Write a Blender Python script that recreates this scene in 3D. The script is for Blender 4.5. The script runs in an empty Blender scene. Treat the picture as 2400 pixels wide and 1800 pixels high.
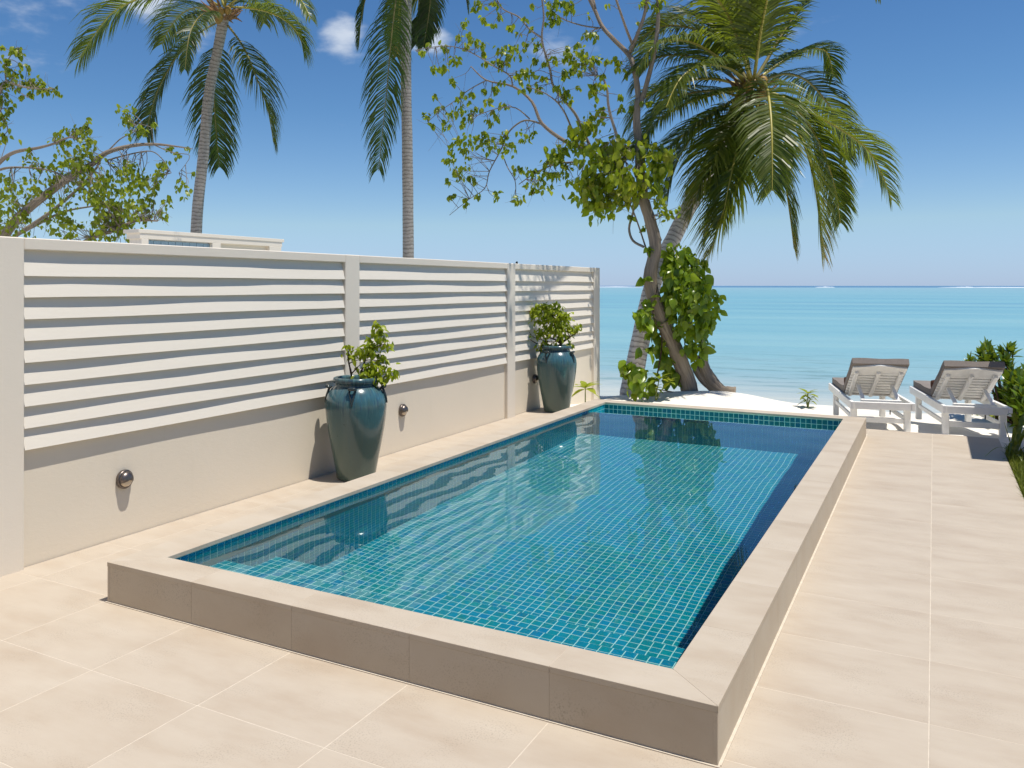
import bpy, math, random
import numpy as np
from mathutils import Vector, Matrix
R = math.radians
random.seed(7); np.random.seed(7)
sc = bpy.context.scene
COL = sc.collection

# ------------------------------------------------------------------ camera
TH = R(29.5); FPX = 2006.0; CX = 1054.0; YH = 669.5; HC = 1.581
cd = bpy.data.cameras.new('camera'); cam = bpy.data.objects.new('camera', cd); COL.objects.link(cam)
cam.location = (0, 0, HC); cam.rotation_euler = (R(90), 0, TH)
cd.sensor_width = 36; cd.lens = 36 * FPX / 2400
cd.shift_x = (1200 - CX) / 2400; cd.shift_y = -(900 - YH) / 2400
cd.clip_start = 0.05; cd.clip_end = 20000
sc.camera = cam

# ------------------------------------------------------------------ sun, sky, exposure
SUN_DIR = Vector((0.292, 0.012, 0.956)).normalized()
sd = bpy.data.lights.new('sun', 'SUN'); sun = bpy.data.objects.new('sun', sd); COL.objects.link(sun)
sd.energy = 5.0; sd.angle = R(0.53); sd.color = (1.0, 0.94, 0.845)
sun.rotation_euler = SUN_DIR.to_track_quat('Z', 'Y').to_euler()
sun.location = (10, 0, 30)
w = bpy.data.worlds.new('World'); sc.world = w; w.use_nodes = True
wn, wl = w.node_tree.nodes, w.node_tree.links
wn.clear()
def wnode(t, **k):
    n = wn.new(t)
    for a, b in k.items(): setattr(n, a, b)
    return n
sky = wnode('ShaderNodeTexSky', sky_type='NISHITA', sun_disc=False)
sky.sun_elevation = math.asin(SUN_DIR.z); sky.sun_rotation = math.atan2(SUN_DIR.x, SUN_DIR.y)
sky.altitude = 0; sky.air_density = 1.0; sky.dust_density = 0.0; sky.ozone_density = 2.0
tc = wnode('ShaderNodeTexCoord')
hsv = wnode('ShaderNodeHueSaturation'); hsv.inputs['Saturation'].default_value = 1.0
tint = wnode('ShaderNodeMix', data_type='RGBA', blend_type='MULTIPLY'); tint.inputs[0].default_value = 1.0
wl.new(sky.outputs[0], tint.inputs[6]); tint.inputs[7].default_value = (0.62, 1.10, 1.58, 1)
sx = wnode('ShaderNodeSeparateXYZ'); wl.new(tc.outputs['Generated'], sx.inputs[0])
elev = wnode('ShaderNodeValToRGB'); wl.new(sx.outputs[2], elev.inputs[0])     # pale sea haze low down, all the way round
ec = elev.color_ramp; ec.elements[0].position = 0.0; ec.elements[0].color = (1.27/2, 1.03/2, 1.4/2, 1); ec.elements[1].position = .42; ec.elements[1].color = (.5, .5, .5, 1)
for p_, c_ in ((.07, (2.0, 1.35, 1.15)), (.2, (1.4, 1.17, 1.06))):
    e_ = ec.elements.new(p_); e_.color = (c_[0]/2, c_[1]/2, c_[2]/2, 1)
hz_ = wnode('ShaderNodeVectorMath', operation='SCALE'); wl.new(elev.outputs[0], hz_.inputs[0]); hz_.inputs['Scale'].default_value = 2.0
tint2 = wnode('ShaderNodeVectorMath', operation='MULTIPLY'); wl.new(tint.outputs[2], tint2.inputs[0]); wl.new(hz_.outputs[0], tint2.inputs[1])
wl.new(tint2.outputs[0], hsv.inputs['Color'])
# scattered fair-weather clouds, thin and white
mp = wnode('ShaderNodeMapping'); mp.inputs['Scale'].default_value = (1, 1, 2.4)
wl.new(tc.outputs['Generated'], mp.inputs[0])
nz = wnode('ShaderNodeTexNoise'); nz.inputs['Scale'].default_value = 7.0; nz.inputs['Detail'].default_value = 7; nz.inputs['Roughness'].default_value = 0.55
wl.new(mp.outputs[0], nz.inputs['Vector'])
CLOUD_BIAS = None
def raydir(x, y):
    l = (x - CX) / FPX; v = -(y - YH) / FPX; c, s = math.cos(TH), math.sin(TH)
    return Vector((-s + l * c, c + l * s, v)).normalized()
def cloud_blob(x, y, rad):
    d = raydir(x, y)
    dot = wnode('ShaderNodeVectorMath', operation='DISTANCE'); wl.new(tc.outputs['Generated'], dot.inputs[0]); dot.inputs[1].default_value = d
    mr = wnode('ShaderNodeMapRange'); mr.interpolation_type = 'SMOOTHSTEP'
    mr.inputs['From Min'].default_value = 0; mr.inputs['From Max'].default_value = rad
    mr.inputs['To Min'].default_value = 1; mr.inputs['To Max'].default_value = 0
    wl.new(dot.outputs['Value'], mr.inputs[0]); return mr.outputs[0]
acc = None
for x, y, r_ in [(70, -10, .13), (330, 0, .08), (480, 85, .06), (800, 85, .050), (1000, 85, .045)]:
    o = cloud_blob(x, y, r_)
    if acc is None: acc = o
    else:
        m_ = wnode('ShaderNodeMath', operation='MAXIMUM'); wl.new(acc, m_.inputs[0]); wl.new(o, m_.inputs[1]); acc = m_.outputs[0]
ma = wnode('ShaderNodeMath', operation='MULTIPLY_ADD'); wl.new(acc, ma.inputs[0]); ma.inputs[1].default_value = 0.30; wl.new(nz.outputs['Fac'], ma.inputs[2])
cr = wnode('ShaderNodeMapRange'); cr.interpolation_type = 'SMOOTHSTEP'
cr.inputs['From Min'].default_value = 0.66; cr.inputs['From Max'].default_value = 0.90; cr.inputs['To Max'].default_value = 0.8
wl.new(ma.outputs[0], cr.inputs[0])
cmx = wnode('ShaderNodeMix', data_type='RGBA'); wl.new(cr.outputs[0], cmx.inputs[0]); wl.new(hsv.outputs[0], cmx.inputs[6]); cmx.inputs[7].default_value = (12.0, 13.0, 14.4, 1)
bg = wnode('ShaderNodeBackground'); bg.inputs['Strength'].default_value = 0.063
wl.new(cmx.outputs[2], bg.inputs['Color'])
wo = wnode('ShaderNodeOutputWorld'); wl.new(bg.outputs[0], wo.inputs[0])
sc.view_settings.view_transform = 'Standard'; sc.view_settings.look = 'None'
sc.view_settings.exposure = 0.0; sc.view_settings.gamma = 1.0; sc.view_settings.use_curve_mapping = False
cy = sc.cycles
cy.use_denoising = True; cy.max_bounces = 10; cy.diffuse_bounces = 5; cy.glossy_bounces = 4
cy.transmission_bounces = 6; cy.transparent_max_bounces = 8; cy.sample_clamp_indirect = 6
cy.caustics_refractive = True; cy.caustics_reflective = False; cy.use_adaptive_sampling = False
sd.cycles.is_caustics_light = True

# ------------------------------------------------------------------ helpers
def px(x, y, d):
    """world point seen at photo pixel (x,y) at depth d metres"""
    l = (x - CX) / FPX * d; c, s = math.cos(TH), math.sin(TH)
    return Vector((c * l - s * d, s * l + c * d, HC - (y - YH) / FPX * d))
def tag(o, label=None, cat=None, group=None, kind=None):
    if label: o['label'] = label
    if cat: o['category'] = cat
    if group: o['group'] = group
    if kind: o['kind'] = kind
    return o
def link(name, me, parent=None):
    o = bpy.data.objects.new(name, me); COL.objects.link(o)
    if parent is not None: o.parent = parent
    return o
def thing(name, loc, label, cat, group=None, rz=0):
    o = bpy.data.objects.new(name, None); COL.objects.link(o)
    o.location = loc; o.rotation_euler = (0, 0, rz); o.empty_display_size = .1
    return tag(o, label, cat, group)
class MB:
    """collects shapes for ONE mesh object"""
    def __init__(s): s.v = []; s.f = []; s.uv = []; s.n = 0
    def add(s, verts, faces, uvs=None):
        b = s.n; s.v.extend(tuple(q) for q in verts); s.n += len(verts)
        for i, f in enumerate(faces):
            s.f.append(tuple(b + k for k in f))
            s.uv.append(uvs[i] if uvs else [(0, 0)] * len(f))
    def box(s, lo, hi, bev=0.0, M=None):
        x0, y0, z0 = lo; x1, y1, z1 = hi
        if bev <= 0:
            v = [(x0,y0,z0),(x1,y0,z0),(x1,y1,z0),(x0,y1,z0),(x0,y0,z1),(x1,y0,z1),(x1,y1,z1),(x0,y1,z1)]
            f = [(0,3,2,1),(4,5,6,7),(0,1,5,4),(1,2,6,5),(2,3,7,6),(3,0,4,7)]
        else:
            b = bev; v = []; f = []
            for (X, sx) in ((x0, 1), (x1, -1)):
                for (Y, sy) in ((y0, 1), (y1, -1)):
                    for (Z, sz) in ((z0, 1), (z1, -1)):
                        v += [(X, Y + sy*b, Z + sz*b), (X + sx*b, Y, Z + sz*b), (X + sx*b, Y + sy*b, Z)]
            I = lambda i, j, k, c: ((i*2 + j)*2 + k)*3 + c
            f += [(I(0,0,0,0),I(0,0,1,0),I(0,1,1,0),I(0,1,0,0)),(I(1,0,0,0),I(1,1,0,0),I(1,1,1,0),I(1,0,1,0)),
                  (I(0,0,0,1),I(1,0,0,1),I(1,0,1,1),I(0,0,1,1)),(I(0,1,0,1),I(0,1,1,1),I(1,1,1,1),I(1,1,0,1)),
                  (I(0,0,0,2),I(0,1,0,2),I(1,1,0,2),I(1,0,0,2)),(I(0,0,1,2),I(1,0,1,2),I(1,1,1,2),I(0,1,1,2))]
            for j in (0,1):
                for k in (0,1):
                    f.append((I(0,j,k,1),I(1,j,k,1),I(1,j,k,2),I(0,j,k,2)))
                    f.append((I(j,0,k,0),I(j,1,k,0),I(j,1,k,2),I(j,0,k,2)))
                    f.append((I(j,k,0,0),I(j,k,1,0),I(j,k,1,1),I(j,k,0,1)))
            for i in (0,1):
                for j in (0,1):
                    for k in (0,1): f.append((I(i,j,k,0),I(i,j,k,1),I(i,j,k,2)))
        if M is not None: v = [M @ Vector(q) for q in v]
        s.add(v, f)
    def tube(s, pts, rads, n=10, sub=4, cap=True, jit=0.0):
        P, Q = resample(pts, rads, sub)
        m = len(P); T = []
        for i in range(m):
            t = (P[min(i+1, m-1)] - P[max(i-1, 0)]); T.append(t.normalized() if t.length > 1e-9 else Vector((0,0,1)))
        up = Vector((0,1,0)) if abs(T[0].z) > .8 else Vector((0,0,1))
        a = T[0].cross(up).normalized(); L = 0; verts = []; us = []
        for i in range(m):
            a = (a - T[i]*a.dot(T[i])).normalized(); b = T[i].cross(a)
            if i: L += (P[i]-P[i-1]).length
            for k in range(n):
                an = 2*math.pi*k/n; r_ = Q[i]*(1 + (random.uniform(-jit, jit) if jit else 0))
                verts.append(P[i] + (a*math.cos(an) + b*math.sin(an))*r_)
            us.append(L)
        faces = []; uv = []
        for i in range(m-1):
            for k in range(n):
                k2 = (k+1) % n
                faces.append((i*n+k, i*n+k2, (i+1)*n+k2, (i+1)*n+k))
                u0, u1 = k/n, (k+1)/n
                uv.append([(u0,us[i]),(u1,us[i]),(u1,us[i+1]),(u0,us[i+1])])
        if cap:
            faces.append(tuple(range(n-1,-1,-1))); uv.append([(.5,0)]*n)
            faces.append(tuple((m-1)*n+k for k in range(n))); uv.append([(.5,L)]*n)
        s.add(verts, faces, uv)
    def lathe(s, prof, n=32, c=(0,0,0), M=None):
        verts = []; faces = []
        for r_, z in prof:
            for k in range(n):
                an = 2*math.pi*k/n; verts.append((c[0]+r_*math.cos(an), c[1]+r_*math.sin(an), c[2]+z))
        for i in range(len(prof)-1):
            for k in range(n):
                k2 = (k+1) % n; faces.append((i*n+k, i*n+k2, (i+1)*n+k2, (i+1)*n+k))
        if M is not None: verts = [M @ Vector(q) for q in verts]
        s.add(verts, faces)
    def mesh(s, name, mat=None, smooth=False, bevel=None):
        me = bpy.data.meshes.new(name); me.from_pydata(s.v, [], s.f)
        uvl = me.uv_layers.new(name='UVMap')
        flat = [c for f in s.uv for p in f for c in p]
        uvl.data.foreach_set('uv', flat)
        if mat: me.materials.append(mat)
        if smooth: me.polygons.foreach_set('use_smooth', [True]*len(me.polygons))
        me.update(); return me
    def build(s, name, mat=None, parent=None, smooth=False, loc=None):
        o = link(name, s.mesh(name, mat, smooth), parent)
        if loc is not None: o.location = loc
        return o
def resample(pts, rads, sub):
    pts = [Vector(p) for p in pts]
    if not hasattr(rads, '__len__'): rads = [rads]*len(pts)
    if sub <= 1 or len(pts) < 2: return pts, list(rads)
    out = []; ro = []
    for i in range(len(pts)-1):
        p0 = pts[max(i-1,0)]; p1 = pts[i]; p2 = pts[i+1]; p3 = pts[min(i+2,len(pts)-1)]
        for k in range(sub):
            t = k/sub; t2 = t*t; t3 = t2*t
            out.append(.5*((2*p1) + (p2-p0)*t + (2*p0-5*p1+4*p2-p3)*t2 + (3*p1-p0-3*p2+p3)*t3))
            ro.append(rads[i]*(1-t)+rads[i+1]*t)
    out.append(pts[-1]); ro.append(rads[-1]); return out, ro

# ------------------------------------------------------------------ materials
class Mat:
    def __init__(s, name):
        s.m = bpy.data.materials.new(name); s.m.use_nodes = True
        s.t = s.m.node_tree; s.t.nodes.clear()
        s.out = s.t.nodes.new('ShaderNodeOutputMaterial')
    def n(s, t, ins=None, **k):
        nd = s.t.nodes.new(t)
        for a, b in k.items(): setattr(nd, a, b)
        for a, b in (ins or {}).items():
            if hasattr(b, 'links') or isinstance(b, bpy.types.NodeSocket): s.t.links.new(b, nd.inputs[a])
            else: nd.inputs[a].default_value = b
        return nd
    def coord(s, kind='Object'): return s.n('ShaderNodeTexCoord').outputs[kind]
    def noise(s, vec, scale, detail=4, rough=.55, out='Fac', dist=0):
        return s.n('ShaderNodeTexNoise', {'Vector': vec, 'Scale': scale, 'Detail': detail, 'Roughness': rough, 'Distortion': dist}).outputs[out]
    def mapping(s, vec, scale=(1,1,1), rot=(0,0,0), loc=(0,0,0)):
        return s.n('ShaderNodeMapping', {'Vector': vec, 'Scale': scale, 'Rotation': rot, 'Location': loc}).outputs[0]
    def ramp(s, fac, stops, interp='LINEAR'):
        nd = s.n('ShaderNodeValToRGB', {'Fac': fac}); cr = nd.color_ramp; cr.interpolation = interp
        while len(cr.elements) > 1: cr.elements.remove(cr.elements[-1])
        cr.elements[0].position = stops[0][0]; cr.elements[0].color = (*stops[0][1], 1)
        for p, c in stops[1:]:
            e = cr.elements.new(p); e.color = (*c, 1)
        return nd.outputs[0]
    def rng(s, v, a, b, c=0, d=1):
        return s.n('ShaderNodeMapRange', {0: v, 1: a, 2: b, 3: c, 4: d}).outputs[0]
    def mix(s, f, a, b, blend='MIX'):
        nd = s.n('ShaderNodeMix', data_type='RGBA', blend_type=blend)
        for i, v in ((0, f), (6, a), (7, b)):
            if isinstance(v, bpy.types.NodeSocket): s.t.links.new(v, nd.inputs[i])
            elif i == 0: nd.inputs[0].default_value = v
            else: nd.inputs[i].default_value = (*v, 1) if len(v) == 3 else v
        return nd.outputs[2]
    def math(s, op, a, b=0.0, c=None):
        nd = s.n('ShaderNodeMath', operation=op)
        for i, v in enumerate((a, b) if c is None else (a, b, c)):
            if isinstance(v, bpy.types.NodeSocket): s.t.links.new(v, nd.inputs[i])
            else: nd.inputs[i].default_value = v
        return nd.outputs[0]
    def bump(s, h, strength=.3, dist=.01, nrm=None):
        i = {'Height': h, 'Strength': strength, 'Distance': dist}
        if nrm is not None: i['Normal'] = nrm
        return s.n('ShaderNodeBump', i).outputs[0]
    def bsdf(s, color, rough=.6, spec=.4, normal=None, **k):
        nd = s.n('ShaderNodeBsdfPrincipled')
        for nm, v in (('Base Color', color), ('Roughness', rough), ('Specular IOR Level', spec)):
            if isinstance(v, bpy.types.NodeSocket): s.t.links.new(v, nd.inputs[nm])
            else: nd.inputs[nm].default_value = (*v, 1) if nm == 'Base Color' else v
        for nm, v in k.items():
            nm = nm.replace('_', ' ')
            if isinstance(v, bpy.types.NodeSocket): s.t.links.new(v, nd.inputs[nm])
            else: nd.inputs[nm].default_value = v
        if normal is not None: s.t.links.new(normal, nd.inputs['Normal'])
        return nd.outputs[0]
    def done(s, sh): s.t.links.new(sh, s.out.inputs[0]); return s.m
    def rand(s):
        g = s.n('ShaderNodeNewGeometry').outputs['Random Per Island']; o = s.n('ShaderNodeObjectInfo').outputs['Random']
        return s.math('FRACT', s.math('ADD', g, o))

def stone(name, base, dark, light, scale=1.0):
    m = Mat(name); oi = m.n('ShaderNodeObjectInfo'); co = m.coord('Object')
    off = m.n('ShaderNodeVectorMath', {0: co}, operation='ADD'); sh = m.n('ShaderNodeCombineXYZ', {0: m.math('MULTIPLY', oi.outputs['Random'], 37.), 1: m.math('MULTIPLY', oi.outputs['Random'], 91.), 2: 0.})
    m.t.links.new(sh.outputs[0], off.inputs[1]); v = off.outputs[0]
    big = m.noise(m.mapping(v, (1.4, 3.2, 2.2)), 1.6*scale, 5, .6)
    c = m.ramp(big, [(.28, dark), (.5, base), (.75, light)])
    streak = m.noise(m.mapping(v, (2, 14, 9)), 3*scale, 4, .6)
    c = m.mix(m.rng(streak, .5, .75, 0, .22), c, dark)
    # pitted patches
    patch = m.noise(v, 3.1, 3, .6); fine = m.noise(v, 150, 2, .6)
    pit = m.math('MULTIPLY', m.rng(patch, .48, .64), m.rng(fine, .54, .64))
    c = m.mix(m.math('MULTIPLY', pit, .40), c, tuple(x*.5 for x in dark))
    spk = m.noise(v, 420, 2, .5); c = m.mix(m.rng(spk, .35, .75, 0, .16), c, tuple(x*.72 for x in base))
    tone = m.rng(oi.outputs['Random'], 0, 1, .0, .05); c = m.mix(tone, c, dark)
    bm = m.bump(m.math('SUBTRACT', m.math('MULTIPLY', fine, .25), pit), .12, .002)
    return m.done(m.bsdf(c, m.rng(big, .3, .8, .5, .7), .3, bm))
M_DECK = stone('travertine_tile', (.50, .43, .345), (.455, .375, .29), (.535, .47, .385))
M_COPE = stone('coping_stone', (.51, .44, .35), (.465, .385, .295), (.545, .48, .395))
def grout():
    m = Mat('deck_grout'); v = m.coord('Object'); c = m.ramp(m.noise(v, 30, 3), [(.3, (.55, .48, .39)), (.7, (.64, .57, .475))])
    return m.done(m.bsdf(c, .9, .2))
M_GROUT = grout()
def plaster(name, col, scale=1.0):
    m = Mat(name); v = m.coord('Object')
    n1 = m.noise(v, 1.3, 5, .6); c = m.mix(m.rng(n1, .35, .7, 0, .5), col, tuple(x*.93 for x in col))
    st = m.noise(m.mapping(v, (4, 4, .6)), 3, 4, .6); c = m.mix(m.rng(st, .6, .85, 0, .25), c, (col[0]*.86, col[1]*.84, col[2]*.80))
    trowel = m.noise(m.mapping(v, (1, 1, 2.2)), 26, 4, .6, dist=.6); grain = m.noise(v, 240, 2, .5)
    b = m.bump(m.math('ADD', trowel, m.math('MULTIPLY', grain, .35)), .12*scale, .005)
    return m.done(m.bsdf(c, .75, .25, b))
M_POST = plaster('cream_plaster', (.76, .695, .595)); M_BASE = plaster('cream_render', (.745, .67, .55), 1.3)
def slatmat():
    m = Mat('slat_paint'); v = m.coord('Object'); oi = m.n('ShaderNodeObjectInfo').outputs['Random']
    n1 = m.noise(m.mapping(v, (1, .5, 4)), 3, 4, .6); c = m.mix(m.rng(n1, .35, .75, 0, .4), (.755, .70, .61), (.705, .65, .555))
    c = m.mix(m.math('MULTIPLY', oi, .08), c, (.74, .70, .63))
    sp = m.noise(m.mapping(v, (1, 1, .5)), 9, 2, .5); c = m.mix(m.rng(sp, .76, .80, 0, .35), c, (.55, .5, .4))
    b = m.bump(m.noise(m.mapping(v, (1, 1, 3)), 18, 3), .12, .004)
    return m.done(m.bsdf(c, .6, .3, b))
M_SLAT = slatmat()
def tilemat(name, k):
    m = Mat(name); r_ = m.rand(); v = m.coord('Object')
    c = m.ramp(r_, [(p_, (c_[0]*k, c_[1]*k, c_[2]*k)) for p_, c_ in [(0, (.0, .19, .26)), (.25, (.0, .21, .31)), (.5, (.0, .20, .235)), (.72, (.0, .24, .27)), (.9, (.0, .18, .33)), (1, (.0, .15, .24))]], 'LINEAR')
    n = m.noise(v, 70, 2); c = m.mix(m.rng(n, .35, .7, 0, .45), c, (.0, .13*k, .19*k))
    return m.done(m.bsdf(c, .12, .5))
M_TILE = tilemat('glass_mosaic', 1.5); M_TILE_SHADE = tilemat('shade_toned_mosaic', .72)  # same mosaic twice: basin copy brightened, far-wall copy darkened to stand for shade
def tgrout():
    m = Mat('mosaic_grout'); v = m.coord('Object'); c = m.ramp(m.noise(v, 12, 3), [(.3, (.48, .80, .74)), (.7, (.60, .88, .82))])
    return m.done(m.bsdf(c, .85, .2))
M_TGROUT = tgrout()
def watermat():
    m = Mat('pool_water'); v = m.coord('Object')
    h1 = m.noise(m.mapping(v, (1.0, 1.25, 1), (0, 0, .5)), 2.6, 2, .45); h2 = m.noise(m.mapping(v, (1, 1.6, 1), (0, 0, .35)), 9, 2, .5)
    b = m.bump(m.math('ADD', m.math('MULTIPLY', h1, 1.0), m.math('MULTIPLY', h2, .07)), 1.0, WATER_BUMP)
    g = m.n('ShaderNodeBsdfGlass', {'IOR': 1.333, 'Roughness': 0.0, 'Color': (.88, .985, 1, 1)}); m.t.links.new(b, g.inputs['Normal'])
    return m.done(g.outputs[0])
WATER_BUMP = .0008
M_WATER = watermat()
def sandmat():
    m = Mat('coral_sand'); v = m.coord('Object')
    n1 = m.noise(v, .9, 5, .6); c = m.ramp(n1, [(.3, (.74, .695, .61)), (.7, (.83, .795, .73))])
    f = m.noise(v, 160, 3, .7); c = m.mix(m.rng(f, .5, .8, 0, .3), c, (.5, .44, .36))
    b = m.bump(m.math('ADD', m.noise(v, 7, 5, .65), m.math('MULTIPLY', f, .15)), .5, .03)
    return m.done(m.bsdf(c, .95, .1, b))
M_SAND = sandmat()
def seamat():
    m = Mat('lagoon_water'); v = m.coord('Object')
    sep = m.n('ShaderNodeSeparateXYZ', {0: v}); y = sep.outputs[1]
    wob = m.noise(m.mapping(v, (.05, .16, 1)), 1.0, 3, .5)
    yy = m.math('ADD', y, m.math('MULTIPLY', m.math('SUBTRACT', wob, .5), 7.0))
    lg = m.math('LOGARITHM', m.math('MAXIMUM', yy, 1.0), 10.)
    t = m.rng(lg, 0.0, 3.3)
    c = m.ramp(t, [(0, (.54, .56, .50)), (.17, (.50, .54, .50)), (.235, (.36, .46, .46)), (.30, (.27, .44, .46)), (.38, (.215, .425, .46)), (.5, (.20, .425, .465)), (.66, (.19, .42, .47)), (.80, (.235, .43, .475)), (.915, (.27, .44, .48)), (.935, (.07, .20, .36)), (1, (.05, .16, .32))])
    # seagrass streaks
    sg = m.noise(m.mapping(v, (.012, .10, 1), loc=(3.1, 1.7, 0)), 1.0, 5, .6)
    band = m.math('MULTIPLY', m.rng(y, 50, 80), m.rng(y, 230, 140))
    c = m.mix(m.math('MULTIPLY', m.rng(sg, .50, .60), m.math('MULTIPLY', band, .42)), c, (.06, .21, .36))
    sg2 = m.noise(m.mapping(v, (.03, .2, 1)), 1.0, 5, .6); c = m.mix(m.math('MULTIPLY', m.rng(sg2, .48, .66), .34), c, (.10, .30, .40)); sg3 = m.noise(m.mapping(v, (.012, .07, 1), loc=(9, 4, 0)), 1.0, 4, .55); c = m.mix(m.math('MULTIPLY', m.rng(sg3, .5, .66), .4), c, (.30, .50, .50))
    # rippled bottom close to the beach
    rp = m.noise(m.mapping(v, (.45, 1.6, 1)), 1.0, 6, .65); nb = m.math('MULTIPLY', m.rng(y, 4.5, 6.5), m.rng(y, 20, 8))
    c = m.mix(m.math('MULTIPLY', m.math('MULTIPLY', m.rng(rp, .52, .60), nb), .8), c, (.15, .27, .26))
    w1 = m.noise(m.mapping(v, (.5, 1.7, 1)), 1.0, 5, .6); w2 = m.noise(m.mapping(v, (.06, .3, 1)), 1.0, 4, .55)
    b = m.bump(m.math('ADD', w1, m.math('MULTIPLY', w2, 2.5)), .8, .16)
    return m.done(m.bsdf(c, .28, .28, b))
M_SEA = seamat()
def simple(name, col, rough=.5, spec=.4, var=.12, sc_=8, **k):
    m = Mat(name); v = m.coord('Object'); n = m.noise(v, sc_, 4, .6)
    c = m.mix(m.rng(n, .3, .75, 0, 1), tuple(x*(1-var) for x in col), tuple(min(1, x*(1+var*.5)) for x in col))
    return m.done(m.bsdf(c, rough, spec, m.bump(n, .08, .003), **k))
def palmbark(name, a, b_, dk, rings=16.):
    m = Mat(name); uv = m.coord('UV'); o = m.coord('Object')
    sep = m.n('ShaderNodeSeparateXYZ', {0: uv}); nn = m.noise(o, 5, 4, .65); n2 = m.noise(m.mapping(o, (4, 4, 22)), 2.2, 4, .7)
    ph = m.math('ADD', m.math('MULTIPLY', sep.outputs[1], rings), m.math('MULTIPLY', nn, 1.6))
    fr = m.math('FRACT', ph); ring = m.rng(fr, .0, .45, 1, 0)
    c = m.mix(m.rng(n2, .35, .7), a, b_); c = m.mix(m.math('MULTIPLY', ring, .8), c, dk)
    blot = m.noise(o, 9, 4, .7); c = m.mix(m.rng(blot, .60, .70, 0, .5), c, dk)
    bm = m.bump(m.math('ADD', m.math('MULTIPLY', fr, .8), n2), .6, .015)
    return m.done(m.bsdf(c, .85, .2, bm))
M_PBARK = palmbark('palm_bark', (.44, .40, .36), (.30, .265, .23), (.11, .09, .075), 11.)
M_PBARK2 = palmbark('mottled_palm_bark', (.70, .64, .59), (.54, .48, .43), (.15, .12, .10), 12.)
def bark(name, a, b_, dk):
    m = Mat(name); o = m.coord('UV'); ob = m.coord('Object')
    f = m.noise(m.mapping(o, (14, 1.2, 1)), 2.0, 6, .7, dist=.4); g = m.noise(ob, 3.5, 4, .6)
    c = m.mix(m.rng(f, .3, .68), dk, a); c = m.mix(m.rng(g, .4, .7, 0, .7), c, b_)
    return m.done(m.bsdf(c, .9, .15, m.bump(f, .9, .02)))
M_BARK = bark('grey_bark', (.42, .345, .265), (.30, .25, .20), (.13, .10, .08))
M_TWIG = bark('pale_twig_bark', (.40, .35, .29), (.30, .26, .21), (.17, .14, .11))
def leafmat(name, stops, trans=.45, rough=.38, spec=.45, old=None):
    m = Mat(name); r_ = m.rand(); uv = m.coord('UV')
    c = m.ramp(r_, stops)
    if old:
        sep = m.n('ShaderNodeSeparateXYZ', {0: uv}); ob = m.coord('Object')
        f = m.math('ADD', sep.outputs[1], m.math('MULTIPLY', m.math('SUBTRACT', m.noise(ob, 3, 3), .5), .55))
        f = m.math('ADD', f, m.math('MULTIPLY', m.math('SUBTRACT', r_, .5), .3))
        c = m.mix(m.rng(f, old[1], old[2]), c, old[0])
    bs = m.bsdf(c, rough, spec); tr = m.n('ShaderNodeBsdfTranslucent')
    tcol = m.mix(.55, c, (.55, .62, .05), 'MIX'); tcol = m.mix(1.0, tcol, (.75, .8, .45), 'MULTIPLY')
    m.t.links.new(tcol, tr.inputs[0])
    mx = m.n('ShaderNodeMixShader', {0: trans}); m.t.links.new(bs, mx.inputs[1]); m.t.links.new(tr.outputs[0], mx.inputs[2])
    return m.done(mx.outputs[0])
G = lambda *a: [(i/(len(a)-1), c) for i, c in enumerate(a)]
M_FROND = leafmat('palm_frond_green', G((.065,.10,.018),(.085,.12,.02),(.125,.15,.022),(.07,.105,.022)), .40, .38, .38)
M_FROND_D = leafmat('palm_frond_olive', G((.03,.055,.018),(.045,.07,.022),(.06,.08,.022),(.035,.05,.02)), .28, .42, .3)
M_FROND_O = leafmat('palm_frond_yellowing', G((.10,.135,.02),(.14,.17,.022),(.19,.19,.025),(.11,.14,.02)), .40, .34, .5, old=((.42,.22,.035), .72, 1.2))
M_RACHIS = simple('palm_midrib', (.42, .36, .07), .4, .4, .2)
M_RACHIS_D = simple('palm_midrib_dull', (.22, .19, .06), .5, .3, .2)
M_LEAF = leafmat('tree_leaf', G((.17,.25,.014),(.25,.33,.018),(.35,.41,.025),(.12,.19,.014),(.40,.40,.03)), .52)
M_LEAF_P = leafmat('bougainvillea_leaf', G((.24,.32,.014),(.35,.43,.024),(.45,.50,.035),(.27,.36,.018)), .5)
M_LEAF_L = leafmat('left_tree_leaf', G((.14,.19,.014),(.22,.28,.018),(.32,.36,.025),(.20,.26,.02),(.10,.15,.012)), .5)
M_LEAF_S = leafmat('beach_shrub_leaf', G((.045,.10,.012),(.07,.15,.014),(.11,.19,.016),(.055,.11,.012)), .30, .28, .55)
M_LEAF_Y = leafmat('seedling_leaf', G((.16,.24,.02),(.26,.33,.03),(.38,.38,.04),(.2,.28,.02)), .42)
M_LILY = leafmat('strap_leaf', G((.10,.15,.02),(.16,.19,.025),(.07,.12,.02)), .35, .35)
M_GRASS = leafmat('lawn_grass', G((.09,.14,.02),(.16,.2,.03),(.22,.23,.05),(.06,.1,.015)), .3, .5, .3)
M_SOIL = simple('soil', (.09, .06, .04), .95, .1, .3, 30)
M_WHITE = simple('white_painted_wood', (.88, .87, .84), .45, .4, .06, 14)
M_CUSH = simple('taupe_canvas', (.25, .22, .20), .9, .15, .12, 40)
M_BOLST = simple('brown_canvas', (.10, .045, .03), .9, .15, .15, 40)
M_BLACK = simple('black_strap', (.02, .02, .02), .6, .3)
M_PINK = simple('pink_bract', (.7, .05, .2), .6, .3)
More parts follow.
